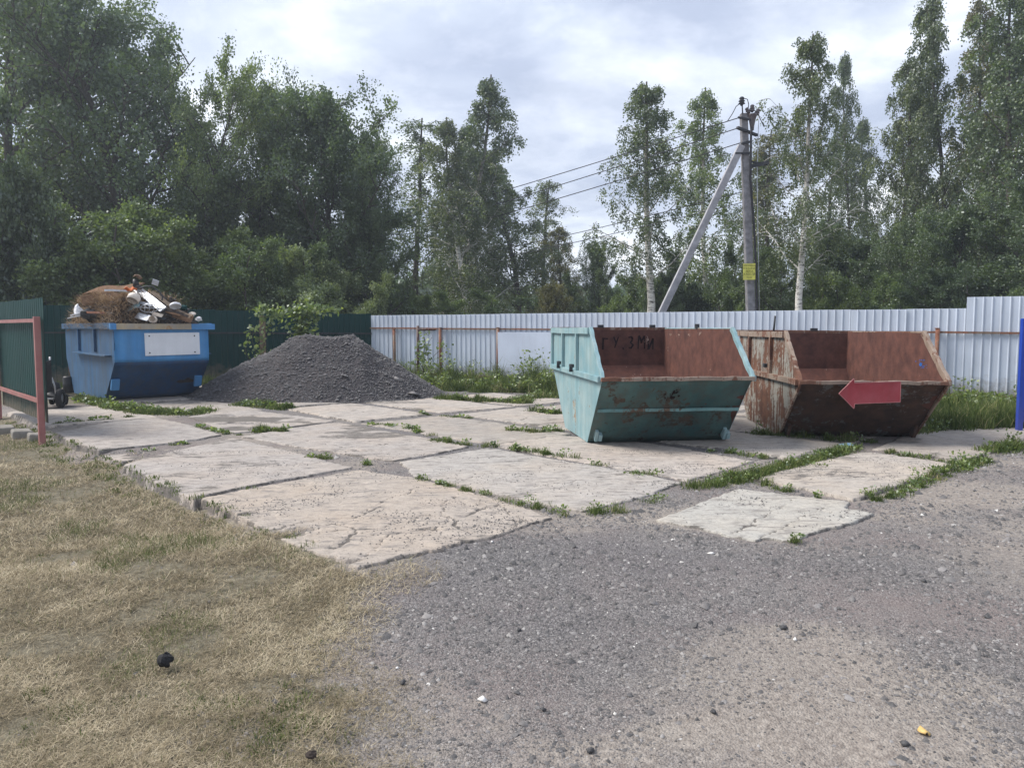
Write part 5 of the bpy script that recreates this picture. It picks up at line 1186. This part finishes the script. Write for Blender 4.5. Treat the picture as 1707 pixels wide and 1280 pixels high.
# ------------------------------------------------------------------ trees
class Wood:
    def __init__(s): s.mb = MB(); s.lp = []; s.ld = []
    def tube(s, pts, rad, n): s.mb.tube(pts, rad, n, False)
def grow(rr, p, d, length, segs, wander, trop):
    pts = [p.copy()]; step = length / segs
    for i in range(segs):
        d = (d + Vector((rr.gauss(0, wander), rr.gauss(0, wander), rr.gauss(0, wander) + trop))).normalized(); p = p + d * step; pts.append(p.copy())
    return pts
def interp(pts, t):
    k = t * (len(pts) - 1); i = min(int(k), len(pts) - 2); return pts[i].lerp(pts[i + 1], k - i), (pts[i + 1] - pts[i]).normalized()
def tree_proto(kind, seed, H, spread, leaf, n1, n2, n3, nl, clear=0.15, rad=0.2):
    rr = random.Random(seed); w = Wood(); LP = []; LD = []; LV = []
    birch = kind == 'birch'; bush = kind == 'bush'
    stems = 1 if not bush else 6
    for sidx in range(stems):
        if bush:
            a = rr.uniform(0, 6.28); d0 = Vector((math.cos(a) * 0.38, math.sin(a) * .38, 1)).normalized(); hh = H * rr.uniform(.65, .98); r0 = rad * .45; p0 = Vector((math.cos(a) * .25, math.sin(a) * .25, -.1))
        else: d0 = Vector((0, 0, 1)); hh = H; r0 = rad; p0 = Vector((0, 0, -.2))
        tr = grow(rr, p0, d0, hh, 12, 0.035 if birch else 0.07, 0.05)
        w.tube(tr, [r0 * (1 - .9 * (i / 12) ** 0.9) + .012 for i in range(13)], 8)
        m1 = n1 if not bush else max(3, n1 // stems)
        for i in range(m1):
            t = clear + (0.985 - clear) * (i + rr.random()) / m1
            p, dd = interp(tr, t); a = i * 2.4 + rr.uniform(-.5, .5)
            rel = (t - clear) / (1 - clear)
            if birch:
                ln = spread * (0.35 + 0.75 * math.sin(math.pi * min(1, rel * .82 + .18)) ** .8) * (1 - rel * .72) * rr.uniform(.45, 1.35); el = rr.uniform(.7, 1.1)
            elif bush: ln = spread * rr.uniform(.35, .7) * (1 - .4 * rel); el = rr.uniform(.2, .9)
            else:
                ln = spread * (math.sin(math.pi * min(1, .22 + rel * .70)) ** .75) * rr.uniform(.65, 1.2); el = .25 + .7 * rel + rr.uniform(-.15, .2)
            d1 = Vector((math.cos(a) * math.cos(el), math.sin(a) * math.cos(el), math.sin(el)))
            b1 = grow(rr, p, d1, ln, 6, .10, -.02 if birch else .04); rb_ = max(.012, r0 * (1 - t) * (.22 if birch else .5) + .012)
            w.tube(b1, [rb_ * (1 - .8 * k / 6) for k in range(7)], 5)
            for j in range(n2):
                t2 = .2 + .8 * (j + rr.random()) / n2; p2, dd2 = interp(b1, min(.999, t2)); a2 = rr.uniform(0, 6.28)
                d2 = (dd2 * .6 + Vector((math.cos(a2), math.sin(a2), rr.uniform(-.3, .6))) * .7).normalized()
                l2 = ln * rr.uniform(.22, .42) if not birch else rr.uniform(.4, .9) * (1 - .55 * rel)
                b2 = grow(rr, p2, d2, l2, 4, .16, -.22 if birch else .03)
                w.tube(b2, [rb_ * .4 * (1 - .7 * k / 4) + .004 for k in range(5)], 3)
                tone = rr.gauss(0, .16)
                for k in range(n3):
                    t3 = .15 + .85 * (k + rr.random()) / n3; p3, dd3 = interp(b2, min(.999, t3))
                    if birch:
                        b3 = grow(rr, p3, (dd3 * .5 + Vector((rr.gauss(0, .3), rr.gauss(0, .3), -.55))).normalized(), rr.uniform(.5, 1.25) * (1 - .45 * rel), 3, .07, -.55)
                    else:
                        b3 = grow(rr, p3, (dd3 + Vector((rr.gauss(0, .8), rr.gauss(0, .8), rr.gauss(0, .6)))).normalized(), l2 * rr.uniform(.3, .7), 3, .2, 0)
                    m = int(nl * rr.uniform(.5, 1.4))
                    for q in range(m):
                        pp, dq = interp(b3, rr.random()); sp_ = .06 if birch else leaf * 1.1
                        LP.append((pp.x + rr.gauss(0, sp_), pp.y + rr.gauss(0, sp_), pp.z + rr.gauss(0, sp_))); LD.append(((dq.x, dq.y, dq.z - (.8 if birch else .15)))); LV.append(tone)
    var = np.clip(0.42 + np.array(LV) + R.normal(0, .17, len(LV)), 0, 1)
    lm = leaf_mesh('crown', LP, LD, np.full(len(LP), leaf), var)
    tm = bpy.data.meshes.new('trunk'); tm.from_pydata(w.mb.v, [], w.mb.f); tm.polygons.foreach_set('use_smooth', [True] * len(tm.polygons))
    P_ = np.array(LP); return tm, lm, float(np.percentile(P_[:, 2], 99.7)), float(np.percentile(np.hypot(P_[:, 0], P_[:, 1]), 93))
PR = {
    'oak1': (tree_proto('oak', 1, 12, 4.6, .125, 28, 8, 6, 32, .14, .30), 12, 4.6), 'oak2': (tree_proto('oak', 2, 12, 4.2, .12, 26, 8, 6, 32, .22, .28), 12, 4.2),
    'oak3': (tree_proto('oak', 13, 12, 4.0, .13, 16, 7, 6, 26, .52, .22), 12, 4.0),
    'dense': (tree_proto('oak', 3, 9, 3.6, .10, 34, 8, 7, 48, .04, .22), 9, 3.6),
    'birch1': (tree_proto('birch', 4, 15, 3.2, .10, 34, 8, 5, 21, .22, .15), 15, 2.7), 'birch4': (tree_proto('birch', 14, 15, 3.2, .095, 32, 8, 5, 21, .30, .19), 15, 2.7), 'birch2': (tree_proto('birch', 5, 15, 2.7, .095, 44, 7, 4, 21, .10, .14), 15, 2.3),
    'birch3': (tree_proto('birch', 6, 15, 2.4, .095, 30, 6, 4, 15, .28, .12), 15, 2.0),
    'bush1': (tree_proto('bush', 7, 4.5, 2.6, .085, 42, 7, 5, 46, .08, .12), 4.5, 2.6), 'bush2': (tree_proto('bush', 8, 4.5, 2.4, .085, 42, 7, 5, 46, .08, .12), 4.5, 2.4)}
CM = {}
def tree(name, proto, px, Y, ytop, wpx, mat, label, group, bark='bark', lean=(0, 0), cat='tree'):
    (tm, lm, H, sp_), _a, _b = PR[proto]
    if not lm.materials: lm.materials.append(None); tm.materials.append(None)
    x_ = (px - CX) / F * Y; top = at(px, ytop, Y).z; wm = wpx / F * Y / 2 * (1.4 if 'birch' in proto and px < 1000 else 1.25 if 'birch' in proto else 1.0)
    root = empty(name, (x_, Y, -.1), label=label, cat=cat, group=group)
    sz = top / H; sx = wm / sp_
    sx = min(max(sx, sz * .4), sz * 2.6)
    root.scale = (sx, sx, sz); root.rotation_euler = (lean[0], lean[1], (px * 7.13) % 6.28)
    if lean != (0, 0): root.rotation_euler = Euler((lean[0], lean[1], 0)); 
    for nm_, me_, mt_ in (('trunk', tm, bark), ('crown', lm, mat)):
        o_ = link(nm_, me_, None, root); o_.material_slots[0].link = 'OBJECT'; o_.material_slots[0].material = M[mt_]
    return root
GL_ = 'tall trees behind the green fence'; GM_ = 'birches beyond the fence corner'; GR_ = 'birches behind the silver fence'; GBu = 'bushes along the green fence'; GD = 'dense trees behind the silver fence'
T = [
 ('broadleaf_tree', 'oak1', 30, 31, -150, 330, 'leaf_dark', 'tall dark tree filling the top left corner', GL_, 'bark'),
 ('broadleaf_tree', 'oak2', 185, 30, -95, 330, 'leaf_dark', 'tallest tree of the left group, with a thick dark trunk, above the loaded skip', GL_, 'bark'),
 ('broadleaf_tree', 'oak1', 110, 36, -60, 330, 'leaf_mid', 'tree standing behind and between the two tallest left trees', GL_, 'bark'),
 ('broadleaf_tree', 'oak2', 250, 35, 30, 240, 'leaf_dark', 'tree behind the tallest left tree, on its right', GL_, 'bark'),
 ('broadleaf_tree', 'oak1', 350, 36, 190, 170, 'leaf_mid', 'lower thin tree between the leaning tree and the round dark tree', GL_, 'bark'),
 ('round_tree', 'dense', 545, 31, 165, 250, 'leaf_dark', 'big round dark green tree left of the birches', GL_, 'bark'),
 ('round_tree', 'dense', 478, 33, 148, 170, 'leaf_dark', 'dark tree joined to the left side of the big round tree', GL_, 'bark'),
 ('round_tree', 'dense', 632, 30, 300, 120, 'leaf_dark', 'dark tree at the right foot of the big round tree', GL_, 'bark'),
 ('round_tree', 'dense', 600, 33, 215, 160, 'leaf_dark', 'right shoulder of dark crowns beside the big round tree', GL_, 'bark'),
 ('birch_tree', 'birch3', 690, 43, 200, 90, 'leaf_birch', 'sparse birch just right of the big round tree', GM_, 'bark'),
 ('birch_tree', 'birch1', 775, 40, 142, 120, 'leaf_birch', 'tallest birch of the middle group, with a drooping double top', GM_, 'birch_bark'),
 ('birch_tree', 'birch2', 735, 44, 215, 90, 'leaf_birch', 'birch leaning on the left side of the tallest middle birch', GM_, 'bark'),
 ('birch_tree', 'birch2', 790, 38, 190, 110, 'leaf_birch', 'full birch in front of the tallest middle birch, slightly lower', GM_, 'birch_bark'),
 ('birch_tree', 'birch2', 812, 46, 240, 80, 'leaf_birch', 'birch between the two main crowns of the middle group', GM_, 'birch_bark'),
 ('birch_tree', 'birch1', 868, 42, 248, 120, 'leaf_birch', 'wide birch at the right end of the middle group', GM_, 'bark'),
 ('birch_tree', 'birch3', 905, 47, 300, 70, 'leaf_birch', 'thin low birch behind the wide one in the middle group', GM_, 'bark'),
 ('young_tree', 'birch2', 952, 44, 372, 80, 'leaf_warm', 'short yellowish tree in the gap between the birch groups', GM_, 'bark'),
 ('young_tree', 'dense', 1002, 40, 402, 75, 'leaf_dark', 'short dark tree left of the birch with the white trunk', GM_, 'bark'),
 ('birch_tree', 'birch4', 1083, 31, 138, 125, 'leaf_birch', 'drooping birch with a white lower trunk left of the pole brace', GR_, 'birch_bark'),
 ('birch_tree', 'birch2', 1188, 35, 132, 125, 'leaf_mid', 'dense leafy birch directly behind the power pole', GR_, 'birch_bark'),
 ('birch_tree', 'birch2', 1222, 42, 260, 90, 'leaf_birch', 'lower birch close behind the power pole on its left', GR_, 'bark'),
 ('birch_tree', 'birch4', 1330, 26.5, 62, 112, 'leaf_birch', 'tall birch with a pale crooked trunk right of the power pole', GR_, 'birch_bark'),
 ('birch_tree', 'birch3', 1283, 40, 215, 90, 'leaf_warm', 'thin yellowing birch between the pole and the tall pale one', GR_, 'bark'),
 ('birch_tree', 'birch2', 1425, 40, 80, 75, 'leaf_birch', 'slim birch with a bushy pointed top and bare middle stem', GR_, 'bark'),
 ('birch_tree', 'birch3', 1378, 44, 230, 90, 'leaf_birch', 'see-through low birch left of the slim pointed one', GR_, 'bark'),
 ('birch_tree', 'birch2', 1462, 43, 190, 80, 'leaf_birch', 'thin low birch between the slim pointed one and the dark drooping one', GR_, 'bark'),
 ('birch_tree', 'birch4', 1494, 33, 98, 95, 'leaf_birch', 'dark drooping birch right of the slim pointed one', GR_, 'bark'),
 ('birch_tree', 'birch1', 1570, 32, -5, 115, 'leaf_birch', 'very tall drooping birch whose top nearly reaches the upper edge', GR_, 'bark'),
 ('birch_tree', 'birch2', 1535, 41, 140, 90, 'leaf_birch', 'birch half hidden behind the very tall drooping one', GR_, 'bark'),
 ('birch_tree', 'birch1', 1640, 30, -40, 120, 'leaf_birch', 'tall birch cut by the upper edge, second tree from the right edge', GR_, 'bark'),
 ('birch_tree', 'birch2', 1612, 36, 20, 110, 'leaf_warm', 'brownish birch between the two tall birches at the upper right', GR_, 'bark'),
 ('birch_tree', 'birch2', 1705, 27, -90, 170, 'leaf_dark', 'dark tall birch at the right edge', GR_, 'bark'),
 ('birch_tree', 'birch3', 1675, 38, 60, 120, 'leaf_birch', 'birch behind the rightmost pair of tall trees', GR_, 'bark'),
]
for a in T: tree(*a)
tree('leaning_tree', 'oak3', 292, 28, 45, 230, 'leaf_mid', 'slanting tree with a bare dark trunk leaning right, left of the round dark tree', GL_, 'bark', lean=(0, math.radians(14)))
B_ = [
 ('bush', 'bush1', 5, 23, 165, 190, 'leaf_dark', 'tall dark bush at the left edge above the gate'), ('bush', 'bush2', 95, 24, 325, 230, 'leaf_mid', 'broad green bush behind the gate and the skip load'),
 ('bush', 'bush1', 200, 25, 345, 230, 'leaf_mid', 'broad green bush right behind the straw heap'), ('bush', 'bush2', 300, 25.5, 378, 190, 'leaf_mid', 'green bush right of the straw heap'),
 ('bush', 'bush1', 385, 26, 395, 170, 'leaf_mid', 'leafy bush above the left creeper'), ('bush', 'bush2', 455, 26.5, 405, 150, 'leaf_mid', 'bush behind the wooden post'),
 ('bush', 'bush1', 528, 26.2, 415, 170, 'leaf_pale', 'pale willow bush with light upright shoots'), ('bush', 'bush2', 590, 26.4, 450, 110, 'leaf_pale', 'small pale bush at the right side of the willow'),
 ('bush', 'bush2', 40, 24, 300, 190, 'leaf_dark', 'dark bush between the left edge bush and the broad green one'), ('bush', 'bush1', 430, 31, 290, 180, 'leaf_dark', 'dark shrubby tree below the leaning tree crown'),
 ('bush', 'bush2', 330, 30, 300, 200, 'leaf_dark', 'dark thicket under the leaning tree')]
for a in B_: tree(a[0], a[1], a[2], a[3], a[4], a[5], a[6], a[7], GBu, cat='bush')
D_ = [
 (650, 36, 470, 110, 'leaf_dark', 'low bush where the green and silver fences meet'), (720, 34, 488, 110, 'leaf_mid', 'low bush under the left birch of the middle group'), (800, 35, 484, 120, 'leaf_mid', 'low bush under the middle birches'),
 (880, 36, 492, 110, 'leaf_dark', 'low bush under the right birch of the middle group'), (935, 33, 470, 80, 'leaf_warm', 'low yellow green bush left of the short dark tree'), (985, 37, 455, 80, 'leaf_dark', 'dark bush at the foot of the short dark tree'),
 (1050, 34, 455, 100, 'leaf_mid', 'bush at the foot of the drooping white trunk birch'), (1110, 32, 448, 90, 'leaf_dark', 'bush behind the foot of the pole brace'), (1170, 33, 420, 120, 'leaf_dark', 'dark bush between brace and pole'),
 (1225, 30, 440, 90, 'leaf_mid', 'bush right behind the foot of the pole'), (1290, 29, 410, 120, 'leaf_dark', 'bush right of the yellow notice'), (1345, 31, 372, 130, 'leaf_dark', 'rounded dark tree behind the white crooked trunk'),
 (1420, 30, 392, 140, 'leaf_dark', 'dark tree under the slim pointed birch'), (1485, 32, 372, 130, 'leaf_dark', 'dark tree under the dark drooping birch'), (1545, 29, 350, 150, 'leaf_dark', 'large dark tree under the very tall birch'),
 (1620, 27, 335, 170, 'leaf_dark', 'large dark tree above the step in the fence'), (1700, 25, 290, 190, 'leaf_dark', 'large dark tree at the right edge'), (1455, 27, 450, 130, 'leaf_mid', 'low bush above the rusty skip'), (1375, 27, 455, 120, 'leaf_mid', 'low bush above the left half of the rusty skip'),
 (1560, 26, 440, 150, 'leaf_dark', 'low dark bush left of the fence step'), (1660, 24, 420, 160, 'leaf_dark', 'low dark bush above the raised fence end')]
for k, a in enumerate(D_):
    tree('bush' if a[2] > 400 else 'round_tree', ['bush1', 'dense', 'bush2'][k % 3] if a[2] > 400 else 'dense', a[0], a[1], a[2], a[3], a[4], a[5], GD, cat='bush' if a[2] > 400 else 'tree')

# far wood closing the horizon
def far_wood():
    n = 60000; px = R.uniform(-250, 1950, n); Y = R.uniform(75, 105, n); x_ = (px - CX) / F * Y
    h = 3.0 + 6.0 * fbm(x_ * .12, Y * .05, 91); h = h + 4 * (np.abs(px - 830) > 520)
    z = h * R.random(n) ** .7
    me = leaf_mesh('far_wood', np.stack([x_, Y, z], -1), np.tile([0, 0, 1.0], (n, 1)), np.full(n, .75), np.clip(R.normal(.4, .2, n), 0, 1))
    tag(link('far_wood', me, M['leaf_dark']), kind='stuff')
far_wood()

# creepers on the green fence
def creeper(px, ylo, yhi, Y, wd, n, label, extra=()):
    p0_ = at(px, ylo, Y); root = empty('creeper', p0_, label=label, cat='creeper'); root.location.z = 0
    LP, LD = [], []; rr = random.Random(px); b = MB()
    for k in range(6):
        pts = []; q = Vector((rr.uniform(-.06, .06), -.1, 0))
        for i in range(9): pts.append(q.copy()); q = q + Vector((rr.gauss(0, .07), rr.gauss(0, .02), at(px, yhi, Y).z / 9))
        b.tube(pts, .008, 4)
        for q_ in range(n // 6):
            pp, dq = interp(pts, rr.random() ** .7); LP.append((pp.x + rr.gauss(0, wd), pp.y - abs(rr.gauss(0, .1)), pp.z + rr.gauss(0, .1))); LD.append((rr.gauss(0, .4), -.6, -.5))
    for (ex, ey, ew, eh, en) in extra:
        e = at(ex, ey, Y) - root.location
        for q_ in range(en): LP.append((e.x + rr.gauss(0, ew), e.y - abs(rr.gauss(0, .15)), e.z + rr.gauss(0, eh))); LD.append((rr.gauss(0, .4), -.5, -.3))
    b.build('stem', M['bark'], root)
    me = leaf_mesh('foliage', LP, LD, np.full(len(LP), .13), np.clip(R.normal(.6, .22, len(LP)), 0, 1)); link('foliage', me, M['leaf_mid'], root)
creeper(437, 612, 530, 20.5, .07, 170, 'thin creeper climbing the wooden post before the green fence', [(445, 520, .18, .12, 120), (462, 530, .12, .2, 60)])
creeper(505, 590, 520, 21.3, .12, 380, 'bushy creeper spilling over the green fence behind the heap', [(508, 522, .26, .14, 300), (505, 550, .14, .28, 220), (530, 516, .3, .07, 110), (478, 522, .25, .08, 70)])
creeper(702, 640, 552, 21.0, .05, 110, 'thin creeper on the left upright of the pipe frame')

# ------------------------------------------------------------------ haze volume added to lift the dark trees, imitating lens veiling
hm = bpy.data.materials.new('veil_haze'); hm.use_nodes = True; hm.node_tree.nodes.clear()
_o = hm.node_tree.nodes.new('ShaderNodeOutputMaterial'); _v = hm.node_tree.nodes.new('ShaderNodeVolumePrincipled')
_v.inputs['Color'].default_value = (0.80, 0.88, 1.0, 1); _v.inputs['Density'].default_value = 0.0016; _v.inputs['Anisotropy'].default_value = 0.35
hm.node_tree.links.new(_v.outputs[0], _o.inputs['Volume'])
hz = MB().box((0, 120, 12.3), (448, 368, 27.4)).build('haze', hm, None, kind='stuff')
